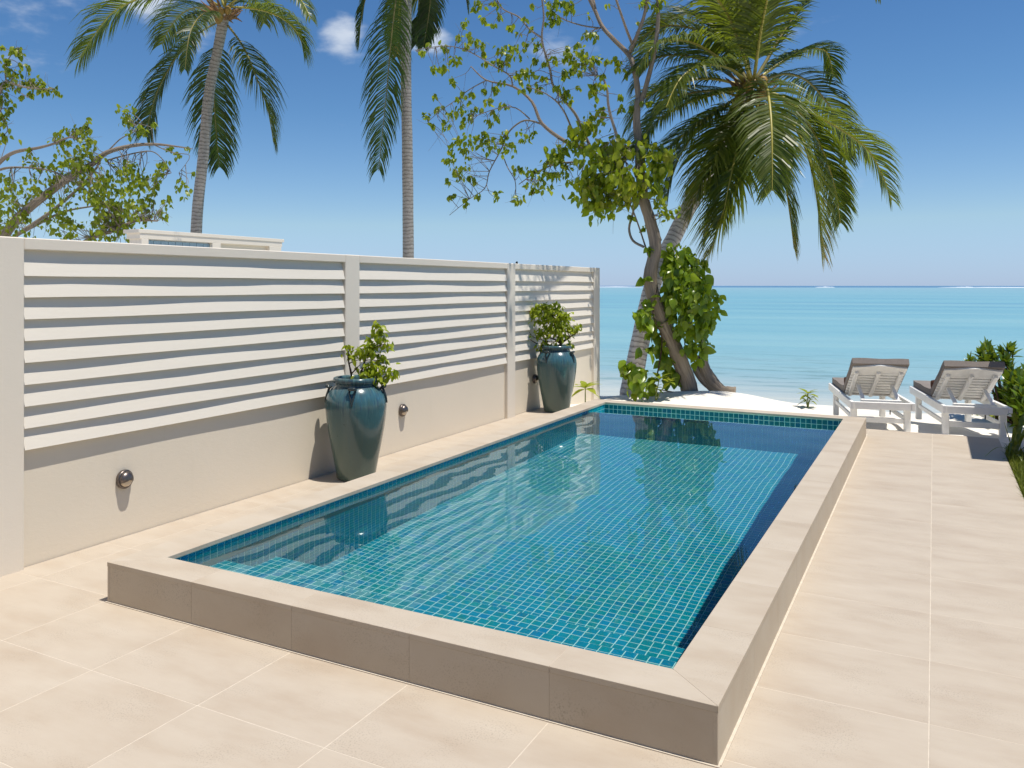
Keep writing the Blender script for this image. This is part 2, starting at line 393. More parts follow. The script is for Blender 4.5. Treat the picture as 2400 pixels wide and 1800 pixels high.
def pot():
    m = Mat('blue_green_glaze'); v = m.coord('Object'); sep = m.n('ShaderNodeSeparateXYZ', {0: v}); z = sep.outputs[2]
    at = m.math('ARCTAN2', sep.outputs[1], sep.outputs[0])
    cv = m.n('ShaderNodeCombineXYZ', {0: m.math('MULTIPLY', at, 1.0), 1: m.math('MULTIPLY', z, .35), 2: 0.}).outputs[0]
    drip = m.noise(cv, 5.5, 5, .65); wave = m.noise(v, 6, 4, .6)
    zz = m.math('ADD', z, m.math('MULTIPLY', m.math('SUBTRACT', drip, .5), .34))
    zz = m.math('ADD', zz, m.math('MULTIPLY', m.math('SUBTRACT', wave, .5), .10))
    c = m.ramp(m.rng(zz, .0, .85), [(0, (.085, .125, .105)), (.35, (.07, .12, .11)), (.60, (.055, .115, .12)), (.72, (.05, .115, .125)), (.80, (.045, .13, .165)), (.88, (.05, .105, .125)), (.95, (.04, .07, .08)), (1, (.055, .12, .13))])
    run = m.noise(cv, 16, 4, .7); top = m.rng(z, .42, .70)
    c = m.mix(m.math('MULTIPLY', m.rng(run, .56, .68), m.math('MULTIPLY', top, .75)), c, (.012, .028, .10))
    c = m.mix(m.math('MULTIPLY', m.rng(run, .45, .34), m.math('MULTIPLY', top, .6)), c, (.13, .25, .25))
    spk = m.noise(v, 45, 3, .6); c = m.mix(m.rng(spk, .66, .74, 0, .4), c, (.02, .03, .035))
    b = m.bump(m.math('ADD', wave, m.math('MULTIPLY', m.noise(m.mapping(v, (1, 1, 12)), 4, 3), .5)), .12, .012)
    return m.done(m.bsdf(c, .2, .5, b, Coat_Weight=.3, Coat_Roughness=.05))
M_POT = pot()
M_POTD = simple('dark_glaze', (.035, .05, .055), .15, .6, .4, 30)
M_STEEL = simple('weathered_bronze', (.20, .17, .155), .34, .5, .25, 30, Metallic=.85)
M_LENS = simple('frosted_lens', (.68, .56, .42), .35, .4)
M_GLASSB = simple('glass_block', (.26, .38, .47), .12, .6, .15, 3)
M_FOAM = simple('surf_foam', (.85, .87, .88), .9, .1)

# ------------------------------------------------------------------ ground: beach, sea
SN = Vector((-.15, .989))
def smooth(a, b, x):
    t = max(0, min(1, (x-a)/(b-a))); return t*t*(3-2*t)
def sand_z(x, y):
    s = SN.x*x + SN.y*y
    z = -.06 - .12*smooth(11.0, 12.6, y)
    z += .20*math.exp(-(((x+2.95)/.95)**2 + ((y-13.15)/.6)**2))
    z += .02*math.sin(x*2.1+y*1.3)*smooth(10.5, 12, y) + .012*math.sin(x*5.3-y*4.1)*smooth(10.5, 11.5, y)
    z -= .27*max(0, s-13.5)*smooth(13.1, 14.1, s)
    return max(z, -2.2)
xs = sorted(set([-400,-200,-100,-60,-40,-30,-24,-20,-16,-13,-11,-9,-8,-7,-6,-5.4,-4.9,-4.7] + [round(-4.7+.12*i, 3) for i in range(1, 62)] + [3,3.5,4,5,6,8,10,14,20,30,60,100,200,400]))
ys = sorted(set([-60,-30,-15,-10,-8,-5,-2,1,4,7,8,9,9.6,10.2] + [round(10.2+.1*i, 3) for i in range(1, 55)] + [16,16.5,17,18,19,20,22,24,27,30,40]))
DX0, DX1, DY0, DY1 = -4.7, .62, -10, 10.2
b = MB(); idx = {}
V = []; Fs = []
for j, y in enumerate(ys):
    for i, x in enumerate(xs):
        V.append((x, y, sand_z(x, y)))
nx = len(xs)
for j in range(len(ys)-1):
    for i in range(nx-1):
        mx_, my_ = (xs[i]+xs[i+1])/2, (ys[j]+ys[j+1])/2
        if DX0 < mx_ < .5 and DY0 < my_ < DY1: continue
        Fs.append((j*nx+i, j*nx+i+1, (j+1)*nx+i+1, (j+1)*nx+i))
b.add(V, Fs); sand = b.build('sand', M_SAND, smooth=True); tag(sand, kind='structure')
SHORE = 15.4; SEA_Z = -.75
b = MB(); L = 9000
b.add([(-L, -2.5, 0), (L, -2.5, 0), (L, L, 0), (-L, L, 0)], [(0, 1, 2, 3)])
sea = b.build('sea', M_SEA); tag(sea, kind='structure')
ang = math.atan2(-SN.x, SN.y)
sea.rotation_euler = (0, 0, ang); sea.location = (SN.x*SHORE, SN.y*SHORE, SEA_Z)
b = MB()
for i in range(44):
    a = random.uniform(-2600, 2600) if i < 26 else random.uniform(250, 1500)
    Lw = random.uniform(20, 120)*(1 if i < 26 else 1.6); yy = random.uniform(1180, 1290)
    n = 8; v = []; f = []
    hh = random.uniform(.5, 1.1)
    for k in range(n+1):
        t = k/n; h_ = hh*math.sin(math.pi*t)**.5*random.uniform(.5, 1.1)+.05
        v += [(a+Lw*(t-.5), yy-2, 0), (a+Lw*(t-.5), yy, h_), (a+Lw*(t-.5), yy+3, 0)]
    for k in range(n):
        f += [(3*k, 3*k+3, 3*k+4, 3*k+1), (3*k+1, 3*k+4, 3*k+5, 3*k+2)]
    b.add(v, f)
foam = b.build('breaking_surf', M_FOAM, sea); tag(foam, kind='stuff')

# ------------------------------------------------------------------ deck
GX = -.015; GY = 2.938; T6 = .6
b = MB()
b.box((-4.7, -10, -.10), (-3.40, 10.5, -.022)); b.box((-.80, -10, -.10), (.578, 10.5, -.022)); b.box((-3.40, -10, -.10), (-.80, 3.06, -.022))
deck = b.build('deck', M_GROUT); tag(deck, kind='structure')
b = MB()
for (x0, x1, y0, y1) in ((-4.44, -3.59, -1.9, 10.5), (-.63, .578, -1.9, 10.5), (-3.59, -.63, -1.9, 2.90)):
    b.box((x0, y0, -.0215), (x1, y1, -.0007))
b.build('grout', M_GROUT, deck)
XW0 = -4.44
cells = []
for i in range(-8, 1):
    for j in range(-8, 14):
        x0, x1 = GX+T6*i, GX+T6*(i+1); y0, y1 = GY+T6*j, GY+T6*(j+1)
        x0 = max(x0, XW0); x1 = min(x1, .583); y1 = min(y1, 10.5)
        if x1-x0 < .03 or y1-y0 < .03: continue
        # pool block
        px0, px1, py0, py1 = -3.597, -.617, 2.882, 9.945
        if x0 >= px0-.03 and x1 <= px1+.03 and y0 >= py0-.1 and y1 <= py1+.3 : continue
        if x0 < px1 and x1 > px0 and y0 < py1 and y1 > py0:
            if x1 > px1+.02: x0 = px1+.002
            elif x0 < px0-.02: x1 = px0-.002
            elif y1 > py1: y0 = py1+.002
            else: y1 = py0-.002
        if x1-x0 < .02 or y1-y0 < .02: continue
        cells.append((x0, x1, y0, y1))
mesh_cache = {}
def paver(x0, x1, y0, y1, parent):
    g = .0016
    w_, d_ = round(x1-x0-2*g, 4), round(y1-y0-2*g, 4); k = (w_, d_)
    if k not in mesh_cache:
        q = MB(); q.box((-w_/2, -d_/2, -.0195), (w_/2, d_/2, 0), .0012); mesh_cache[k] = q.mesh('paver', M_DECK)
    o = link('paver', mesh_cache[k], parent); o.location = ((x0+x1)/2, (y0+y1)/2, random.uniform(-.0003, .0003)); return o
for c in cells: paver(*c, deck)

# ------------------------------------------------------------------ pool
X0, X1, Y0, Y1 = -3.597, -.617, 2.880, 9.945       # coping outer
IX0, IX1, IY0, IY1 = -3.395, -.820, 3.082, 9.745    # coping inner
ZC = .2; ZW = .155
pool = thing('swimming_pool', (0, 0, 0), 'raised rectangular plunge pool lined with teal mosaic and framed in beige stone coping', 'swimming pool')
def slab(poly, z0, z1, name, mat, bev=.0015):
    """prism with a tiny chamfer on its top edge"""
    q = MB(); n = len(poly); c = Vector((sum(p[0] for p in poly)/n, sum(p[1] for p in poly)/n))
    ins = []
    for i in range(n):
        p = Vector(poly[i]); a = (Vector(poly[i-1])-p).normalized(); b_ = (Vector(poly[(i+1) % n])-p).normalized()
        d = (a+b_); sn = abs(a.x*b_.y-a.y*b_.x); d = d/ max(sn, .2); ins.append(p + d*bev)
    v = [(p[0]-c.x, p[1]-c.y, z0) for p in poly] + [(p[0]-c.x, p[1]-c.y, z1-bev) for p in poly] + [(p.x-c.x, p.y-c.y, z1) for p in ins]
    f = [tuple(range(n-1, -1, -1)), tuple(range(2*n, 3*n))]
    for i in range(n):
        j = (i+1) % n; f += [(i, j, n+j, n+i), (n+i, n+j, 2*n+j, 2*n+i)]
    q.add(v, f); o = q.build(name, mat, pool); o.location = (c.x, c.y, 0); return o
g = .0008
jx = [X0] + [GX+T6*k for k in range(-5, -1)] + [X1]
for a, b_ in zip(jx, jx[1:]):
    l0 = a+g; r0 = b_-g
    for (yo, yi) in ((Y0, IY0), (Y1, IY1)):
        li = IX0+g if a == X0 else l0; ri = IX1-g if b_ == X1 else r0
        p = [(l0, yo), (r0, yo), (ri, yi), (li, yi)]
        if yo > yi: p = p[::-1]
        slab(p, ZC-.022, ZC, 'coping_slab', M_COPE)
jy = [Y0] + [GY+T6*k for k in range(1, 12)] + [Y1]
for a, b_ in zip(jy, jy[1:]):
    l0 = a+g; r0 = b_-g
    for (xo, xi) in ((X0, IX0), (X1, IX1)):
        li = IY0+g if a == Y0 else l0; ri = IY1-g if b_ == Y1 else r0
        p = [(xo, l0), (xi, li), (xi, ri), (xo, r0)]
        if xo > xi: p = p[::-1]
        slab(p, ZC-.022, ZC, 'coping_slab', M_COPE)
# vertical face panels
for a, b_ in zip(jx, jx[1:]):
    for yy, sgn in ((Y0, 1), (Y1, -1)):
        q = MB(); lo, hi = sorted((yy+sgn*.0018, yy+sgn*.016)); q.box((a+g-(a+b_)/2, lo-yy, -.02), (b_-g-(a+b_)/2, hi-yy, ZC-.0228), .0008)
        o = q.build('side_panel', M_COPE, pool); o.location = ((a+b_)/2, yy, 0)
for a, b_ in zip(jy, jy[1:]):
    for xx, sgn in ((X0, 1), (X1, -1)):
        q = MB(); lo, hi = sorted((xx+sgn*.0018, xx+sgn*.016)); q.box((lo-xx, a+g-(a+b_)/2, -.02), (hi-xx, b_-g-(a+b_)/2, ZC-.0228), .0008)
        o = q.build('side_panel', M_COPE, pool); o.location = (xx, (a+b_)/2, 0)
q = MB()
for (xa, xb, ya, yb) in ((X0+.0065, X1-.0065, Y0+.0065, IY0-.004), (X0+.0065, X1-.0065, IY1+.004, Y1-.0065), (X0+.0065, IX0-.004, IY0-.0035, IY1+.0035), (IX1+.004, X1-.0065, IY0-.0035, IY1+.0035)):
    q.box((xa, ya, ZC-.0205), (xb, yb, ZC-.0013))
q.box((X0+.003, Y0+.003, -.01), (X1-.003, Y0+.015, ZC-.0225)); q.box((X1-.015, Y0+.0155, -.01), (X1-.003, Y1-.006, ZC-.0225))
q.build('joint_grout', M_COPE, pool)
# grout fillet at foot of the raised edge
q = MB()
for (lo, hi) in (((X0-.006, Y0-.008, -.002), (X1+.006, Y0+.0075, .004)), ((X1-.0075, Y0+.008, -.002), (X1+.009, Y1, .004)), ((X0-.009, Y0+.008, -.002), (X0+.0075, Y1, .004))):
    q.box(lo, hi)
q.build('base_grout', M_GROUT, pool)
# basin shell (the grout behind the tiles), stepped at the near end
TP = .0525
S1Z, S1Y = -.125, IY0+8*TP; S2Z, S2Y = -.425, IY0+16*TP
WY0, WY1, WZ = 9.0, 9.2, .149      # overflow weir, with a gutter between it and the far coping
FZ0, FZ1 = -.98, -.98
def floor_z(y): return FZ0 + (FZ1-FZ0)*(y-S2Y)/(IY1-S2Y)
bx0, bx1, by0, by1 = IX0-.0091, IX1+.0091, IY0-.0091, IY1+.0091
q = MB()
q.box((X0+.02, Y0+.02, -1.6), (bx0, Y1-.02, ZC-.0225)); q.box((bx1, Y0+.02, -1.6), (X1-.02, Y1-.02, ZC-.0225))
q.box((bx0, Y0+.02, -1.6), (bx1, by0, ZC-.0225)); q.box((bx0, by1, -1.6), (bx1, Y1-.02, ZC-.0225))
q.box((bx0, by0, -1.6), (bx1, S1Y-.0006, S1Z-.0006)); q.box((bx0, S1Y-.004, -1.6), (bx1, S2Y-.0006, S2Z-.0006))
q.add([(bx0, S2Y-.0006, FZ0-.0006), (bx1, S2Y-.0006, FZ0-.0006), (bx1, by1, FZ1-.0006), (bx0, by1, FZ1-.0006),
       (bx0, S2Y-.0006, -1.6), (bx1, S2Y-.0006, -1.6), (bx1, by1, -1.6), (bx0, by1, -1.6)], [(0,1,2,3), (7,6,5,4)])
q.box((bx0, WY0+.0006, -1.0), (bx1, WY1-.0006, WZ-.0006)); q.box((bx0, WY1-.0004, -1.0), (bx1, by1, -.25))
basin = q.build('basin', M_TGROUT, pool)
def tile_proto():
    q = MB(); h = .0238; t = .0013; bv = .0016
    v = [(-h,-h,-t),(h,-h,-t),(h,h,-t),(-h,h,-t),(-h,-h,t*.3),(h,-h,t*.3),(h,h,t*.3),(-h,h,t*.3),(-h+bv,-h+bv,t),(h-bv,-h+bv,t),(h-bv,h-bv,t),(-h+bv,h-bv,t)]
    f = [(8,9,10,11)]
    for i in range(4):
        j = (i+1) % 4; f += [(i,j,4+j,4+i), (4+i,4+j,8+j,8+i)]
    return v, f
tv, tf = tile_proto(); TV = np.array(tv); 
q = MB(); q.add(tv, tf); tile_me = q.mesh('tile', M_TILE)
tiles = []      # (centre, Matrix3)
def tile_grid(o, u, v, nu, nv, su, sv, nrm, store=None):
    u = Vector(u).normalized(); v = Vector(v).normalized(); nrm = Vector(nrm).normalized()
    for i in range(nu):
        for j in range(nv):
            c = Vector(o) + u*((i+.5)*su) + v*((j+.5)*sv)
            Mx = np.array([[u.x*su/TP, v.x*sv/TP, nrm.x], [u.y*su/TP, v.y*sv/TP, nrm.y], [u.z*su/TP, v.z*sv/TP, nrm.z]])
            (tiles if store is None else store).append((c, Mx))
NX = 49; PX = (IX1+.0085-(IX0-.0085))/NX; tx0 = IX0-.0085
e = .0085
NYW = 127; PY = (IY1+e-(IY0-e))/NYW; ty0 = IY0-e
ZT = ZC-.027
band = []
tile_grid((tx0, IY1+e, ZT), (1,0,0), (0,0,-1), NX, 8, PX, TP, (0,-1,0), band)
tile_grid((tx0, WY0, WZ), (1,0,0), (0,1,0), NX, 4, PX, (WY1-WY0)/4, (0,0,1))
tile_grid((tx0, WY0, WZ-.004), (1,0,0), (0,0,-1), NX, 21, PX, .0536, (0,-1,0))
tile_grid((IX0-e, ty0, ZT), (0,1,0), (0,0,-1), NYW, 22, PY, TP, (1,0,0))
tile_grid((IX1+e, ty0, ZT), (0,1,0), (0,0,-1), NYW, 22, PY, TP, (-1,0,0))
tile_grid((tx0, IY0-e, ZT), (1,0,0), (0,0,-1), NX, 6, PX, TP*.95, (0,1,0))
tile_grid((tx0, ty0, S1Z), (1,0,0), (0,1,0), NX, 8, PX, (S1Y-ty0)/8, (0,0,1))
tile_grid((tx0, S1Y, S1Z-.005), (1,0,0), (0,0,-1), NX, 5, PX, .0588, (0,1,0))
tile_grid((tx0, S1Y, S2Z), (1,0,0), (0,1,0), NX, 8, PX, (S2Y-S1Y)/8, (0,0,1))
tile_grid((tx0, S2Y, S2Z-.005), (1,0,0), (0,0,-1), NX, 10, PX, .055, (0,1,0))
fdir = Vector((0, WY0-S2Y, 0)); nrow = 97
tile_grid((tx0, S2Y, FZ0), (1,0,0), fdir, NX, nrow, PX, fdir.length/nrow, Vector((0, -fdir.z, fdir.y)))
def on_cam(c):
    d = -math.sin(TH)*c.x+math.cos(TH)*c.y; l = math.cos(TH)*c.x+math.sin(TH)*c.y
    return CX+FPX*l/d, YH-FPX*(c.z-HC)/d, d
def tile_rank(t):
    c, Mx = t; n = Vector(Mx[:, 2]); view = Vector((0,0,HC))-c; 
    x, y, d = on_cam(c)
    # hidden behind the near coping or right coping
    pt = Vector((0,0,HC)); k = (HC-ZC)/(HC-c.z) if c.z < ZC else 1; hx, hy = c.x*k, c.y*k
    vis = (hy > IY0+.02) and (hx < IX1-.02) and n.dot(view) > 0 and 0 < x < 2400
    return -(n.dot(view.normalized())/(d*d)) if vis else 1
order = sorted(range(len(tiles)), key=lambda i: tile_rank(tiles[i]))
for i in order[:300]:
    c, Mx = tiles[i]; o = link('tile', tile_me, pool)
    m4 = Matrix(((*Mx[0], c.x), (*Mx[1], c.y), (*Mx[2], c.z), (0,0,0,1))); o.matrix_local = m4
    o.cycles.is_caustics_receiver = True
def join_tiles(name, lst, mat):
    jt = np.random.uniform(-.0005, .0005, (len(lst), 3))
    VV = np.concatenate([TV @ np.array(Mx).T + np.array(c) + j_ for (c, Mx), j_ in zip(lst, jt)])
    me = bpy.data.meshes.new(name); me.from_pydata(VV.tolist(), [], [tuple(k+12*i for k in f) for i in range(len(lst)) for f in tf]); me.materials.append(mat)
    o = link(name, me, pool); return tag(o, kind='stuff')
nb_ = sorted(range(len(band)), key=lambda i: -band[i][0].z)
q = MB(); q.add(tv, tf); band_me = q.mesh('shade_toned_tile', M_TILE_SHADE)
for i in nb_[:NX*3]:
    c, Mx = band[i]; o = link('shade_toned_tile', band_me, pool); o.matrix_local = Matrix(((*Mx[0], c.x), (*Mx[1], c.y), (*Mx[2], c.z), (0,0,0,1)))
join_tiles('gutter_mosaic', [band[i] for i in nb_[NX*3:]], M_TILE_SHADE)
rest = [tiles[i] for i in order[300:]]
mos = join_tiles('mosaic', rest, M_TILE)
for o in (mos, basin): o.cycles.is_caustics_receiver = True
# water sheet
q = MB(); n1, n2 = 60, 150
vv = []; ff = []
def wave(x, y):
    return .0004*math.sin(6.3*x+4.1*y) + .0003*math.sin(2.1*x+11.3*y+.4+1.5*math.sin(1.7*x)+1.2*math.sin(.9*y)) + .0003*math.sin(9.7*x-5.3*y+1) + .0002*math.sin(15*x+11*y+2) + .0004*math.sin(3.1*y-2.2*x+.5)
for j in range(n2+1):
    for i in range(n1+1):
        x = IX0-.010+(IX1-IX0+.020)*i/n1; y = IY0-.010+(WY1-IY0+.010)*j/n2
        vv.append((x, y, ZW+wave(x, y)))
for j in range(n2):
    for i in range(n1): ff.append((j*(n1+1)+i, j*(n1+1)+i+1, (j+1)*(n1+1)+i+1, (j+1)*(n1+1)+i))
q.add(vv, ff); water = q.build('pool_water', M_WATER, smooth=True); tag(water, kind='structure')
water.cycles.is_caustics_caster = True

# ------------------------------------------------------------------ louvred wall
WX = -4.41; WB = -4.45; WT = 1.85; WBK = -4.62
wall = thing('louvred_wall', (WX, 7.2, 0), 'long cream plaster wall with three louvred bays along the left of the pool', 'wall')
def wpart(name, lo, hi, mat, bev=.006):
    c = [(lo[i]+hi[i])/2 for i in range(3)]; q = MB()
    q.box([lo[i]-c[i] for i in range(3)], [hi[i]-c[i] for i in range(3)], bev)
    o = q.build(name, mat, wall); o.location = (c[0]-WX, c[1]-7.2, c[2]); return o
posts = [(-1.2, 2.985), (5.976, 6.185), (9.196, 9.412), (12.17, 12.42)]
for a, c in posts: wpart('post', (WBK, a, -.4), (WX, c, WT), M_POST)
bays = [(2.985, 5.976), (6.185, 9.196), (9.412, 12.17)]
for a, c in bays:
    wpart('top_beam', (WBK+.002, a, 1.782), (WX-.002, c, WT-.001), M_POST, .005)
    wpart('base_panel', (WBK+.003, a, -.4), (WB, c, .72), M_BASE, .003)
    wpart('back_panel', (WBK+.004, a, .72), (WBK+.05, c, 1.782), M_POST, 0)
    L_ = c-a-.006
    for k in range(9):
        zb = 1.636-.122*k; hgt = .158; tl = R(14)
        q = MB(); nseg = 10
        # slat cross-section: bottom edge forward, top leaning back, with a slightly uneven hand-plastered edge
        ph = random.uniform(0, 9); v = []; f = []
        for i in range(nseg+1):
            y = -L_/2+L_*i/nseg; wv = .0022*math.sin(i*.9+ph)+random.uniform(-.0008, .0008)
            v += [(-.002+wv, y, 0+wv*.6), (-.002-math.tan(tl)*hgt+wv, y, hgt), (-.020-math.tan(tl)*hgt, y, hgt), (-.022, y, .003+wv*.6)]
        for i in range(nseg):
            for p in range(4):
                p2 = (p+1) % 4; f.append((4*i+p, 4*i+p2, 4*i+4+p2, 4*i+4+p))
        f += [(0, 3, 2, 1), tuple(4*nseg+t for t in (0, 1, 2, 3))]
        q.add(v, f); o = q.build('slat', M_SLAT, wall); o.location = (-.003, (a+c)/2-7.2, zb)
q = MB(); q.tube([(0,0,0),(0,0,.02),(.006,0,.035)], [.014,.016,.005], 8, 2); o = q.build('cap_stud', M_BLACK, wall); o.location = (-.08, 9.62-7.2, WT-.004)

# wall lights
def wall_light(y, z, label):
    t = thing('wall_light', (WB, y, z), label, 'wall light', 'round bronze wall lights on the lower wall')
    Mx = Matrix.Rotation(R(90), 4, 'Y')
    q = MB(); q.lathe([(.0, 0), (.058, 0), (.060, .006), (.060, .020), (.056, .026), (.052, .026), (0, .026)], 28, M=Mx); q.build('backplate', M_STEEL, t, True)
    # eyelid: upper part of a dome, lens below
    d = MB(); l = MB()
    nA, nB = 20, 8; r_ = .051; dep = .036
    vv = []; 
    for i in range(nA+1):
        a = R(-20)+R(220)*i/nA
        for j in range(nB+1):
            p = R(90)*j/nB; vv.append((.026+dep*math.sin(p), r_*math.cos(p)*math.cos(a), r_*math.cos(p)*math.sin(a)))
    ff = [(i*(nB+1)+j, (i+1)*(nB+1)+j, (i+1)*(nB+1)+j+1, i*(nB+1)+j+1) for i in range(nA) for j in range(nB)]
    d.add(vv, ff); d.build('eyelid', M_STEEL, t, True)
    l.lathe([(.046, .0), (.043, .012), (.030, .022), (0, .027)], 24, M=Matrix.Translation((.024, 0, 0)) @ Mx); l.build('lens', M_LENS, t, True)
wall_light(3.685, .362, 'round bronze wall light nearest the camera on the lower wall, left of the front jar')
wall_light(6.93, .385, 'round bronze wall light on the lower wall just right of the front jar')
wall_light(10.06, .39, 'round bronze wall light half hidden behind the rear jar')

# ------------------------------------------------------------------ jars
POT_PROF = [(0, 0), (.150, 0), (.160, .012), (.166, .06), (.188, .18), (.212, .30), (.233, .42), (.246, .52), (.252, .60), (.247, .65), (.232, .695), (.205, .735), (.178, .757), (.168, .766), (.166, .776), (.172, .782), (.184, .788), (.190, .80), (.190, .815), (.183, .828), (.170, .832), (.160, .826), (.153, .812), (.150, .78), (.150, .74)]
def jar(loc, rz, label, s=1.0):
    t = thing('glazed_jar', loc, label, 'jar', 'tall blue-green glazed jars by the wall', rz)
    q = MB(); q.lathe(POT_PROF, 48); o = q.build('body', M_POT, t, True); o.scale = (s, s, s)
    q = MB(); q.lathe([(0, .765), (.08, .77), (.15, .762)], 24); q.build('soil', M_SOIL, t, True).scale = (s, s, s)
    for k in range(4):
        a = R(90*k); q = MB(); c, sn = math.cos(a), math.sin(a)
        P = lambda r_, off, z: (r_*c-off*sn, r_*sn+off*c, z)
        q.tube([P(.205, -.022, .742), P(.232, -.024, .755), P(.238, 0, .757), P(.232, .024, .755), P(.205, .022, .742)], [.010, .014, .015, .014, .010], 8, 3)
        q.tube([P(.222, -.026, .735), P(.244, -.010, .675), P(.256, 0, .62)], [.007, .008, .004], 6, 3)
        q.tube([P(.222, .026, .735), P(.244, .010, .675), P(.256, 0, .62)], [.007, .008, .004], 6, 3)
        q.build('handle', M_POTD, t, True).scale = (s, s, s)
    return t
JA = Vector((-4.135, 5.745, 0)); JB = Vector((-4.135, 10.04, 0))
jar(JA, R(28), 'blue-green glazed jar in front, by the post between the first two louvred bays', 1.0)
jar(JB, R(-8), 'blue-green glazed jar farther back by the far louvred bay and pool corner', 1.0)

# ------------------------------------------------------------------ leaves
def leaf_mesh(name, mat, wid=.55, fold=.18, droop=.25, tipr=.5):
    """leaf of unit length along +Y, normal +Z"""
    q = MB(); st = [(0, .04), (.12, .55), (.32, 1.0), (.55, .92), (.78, .55), (.93, .18), (1, .0)]
    v = []
    for t, w_ in st:
        z = -droop*t*t; v += [(-w_*wid/2, t, z+fold*w_*wid/2), (0, t, z), (w_*wid/2, t, z+fold*w_*wid/2)]
    f = []; uv = []
    for i in range(len(st)-1):
        f += [(3*i, 3*i+1, 3*i+4, 3*i+3), (3*i+1, 3*i+2, 3*i+5, 3*i+4)]; uv += [[(0, st[i][0]), (.5, st[i][0]), (.5, st[i+1][0]), (0, st[i+1][0])]]*2
    q.add(v, f, uv); return q.mesh(name, mat, True)
def orient(d, nrm):
    d = d.normalized(); n = (nrm-d*nrm.dot(d)); n = n.normalized() if n.length > 1e-4 else d.orthogonal().normalized()
    x = d.cross(n).normalized(); return Matrix((x, d, n)).transposed()
def put_leaves(parent, origin, leaves, me, n_single=300, name='leaf', stuff='foliage', key=None):
    """leaves: list of (pos world, dir, normal, length). The largest in view become parts, the rest one mesh."""
    if key is None:
        key = lambda L: -L[3]/max(1, on_cam(L[0])[2]) if -30 < on_cam(L[0])[1] < 1810 and -10 < on_cam(L[0])[0] < 2410 else 1
    leaves = sorted(leaves, key=key)
    for (p, d, n, ln) in leaves[:n_single]:
        o = link(name, me, parent); Mx = orient(d, n).to_4x4() @ Matrix.Diagonal((ln, ln, ln, 1)); Mx.translation = p-origin; o.matrix_local = Mx
    rest = leaves[n_single:]
    if rest:
        base = np.array([v.co[:] for v in me.vertices]); fb = [tuple(pl.vertices) for pl in me.polygons]; nb = len(base)
        uvb = np.array([l.uv[:] for l in me.uv_layers[0].data])
        VV = np.concatenate([base @ (np.array(orient(d, n))*ln).T + np.array(p-origin) for (p, d, n, ln) in rest])
        FF = [tuple(k+nb*i for k in f) for i in range(len(rest)) for f in fb]
        m2 = bpy.data.meshes.new(stuff); m2.from_pydata(VV.tolist(), [], FF); m2.materials.append(me.materials[0])
        uvl = m2.uv_layers.new(name='UVMap'); uvl.data.foreach_set('uv', np.tile(uvb, (len(rest), 1)).ravel())
        m2.polygons.foreach_set('use_smooth', [True]*len(m2.polygons)); m2.update()
        o = link(stuff, m2, parent); tag(o, kind='stuff')
rv = lambda s=1.0: Vector((random.gauss(0, s), random.gauss(0, s), random.gauss(0, s)))
LM_TREE = leaf_mesh('leaf', M_LEAF, .62, .2, .3); LM_LEFT = leaf_mesh('leaf', M_LEAF_L, .66, .2, .3); LM_P = leaf_mesh('leaf', M_LEAF_P, .58, .25, .3)
LM_S = leaf_mesh('leaf', M_LEAF_S, .36, .12, .12); LM_Y = leaf_mesh('leaf', M_LEAF_Y, .42, .2, .35)

# potted bougainvillea
def shrub(jarpos, stems, clusters, label, group, flower=None, leaf=.06):
    o0 = jarpos+Vector((0, 0, .77)); t = thing('bougainvillea', o0, label, 'shrub', group)
    for pts, r0 in stems:
        q = MB(); n = len(pts); q.tube([p-o0 for p in pts], [r0*(1-.75*i/(n-1)) for i in range(n)], 7, 4, jit=.12); q.build('stem', M_BARK2, t, True)
    L_ = []
    for c, r_, n in clusters:
        for _ in range(int(n*1.15)):
            p = c+rv(.55)*r_; d = (rv(.6)+Vector((0, 0, -.75))+(p-c)*4).normalized(); L_.append((p, d, Vector((0, 0, 1))+rv(.45)+Vector((.25, -.2, 0)), leaf*random.uniform(.6, 1.25)))
    put_leaves(t, o0, L_, LM_P, 300)
    if flower:
        q = MB()
        for k in range(7):
            Mx = orient(rv(1), rv(1)).to_4x4() @ Matrix.Diagonal((.022, .03, .022, 1)); Mx.translation = flower-o0+rv(.008)
            q.add([Mx @ Vector(a) for a in ((-.5,0,0),(.5,0,0),(.4,.8,.1),(0,1,.2),(-.4,.8,.1))], [(0,1,2,3,4)])
        q.build('flower', M_PINK, t)
M_BARK2 = bark('brown_stem', (.16, .10, .065), (.11, .075, .05), (.05, .035, .025))
dA = on_cam(JA)[2]; dB = on_cam(JB)[2]
VA = lambda x, y, o=0: px(700+x/3.77, 720+y/3.77, dA+o)
UB = lambda x, y, o=0: px(1200+x/5.186, 680+y/5.186, dB+o)
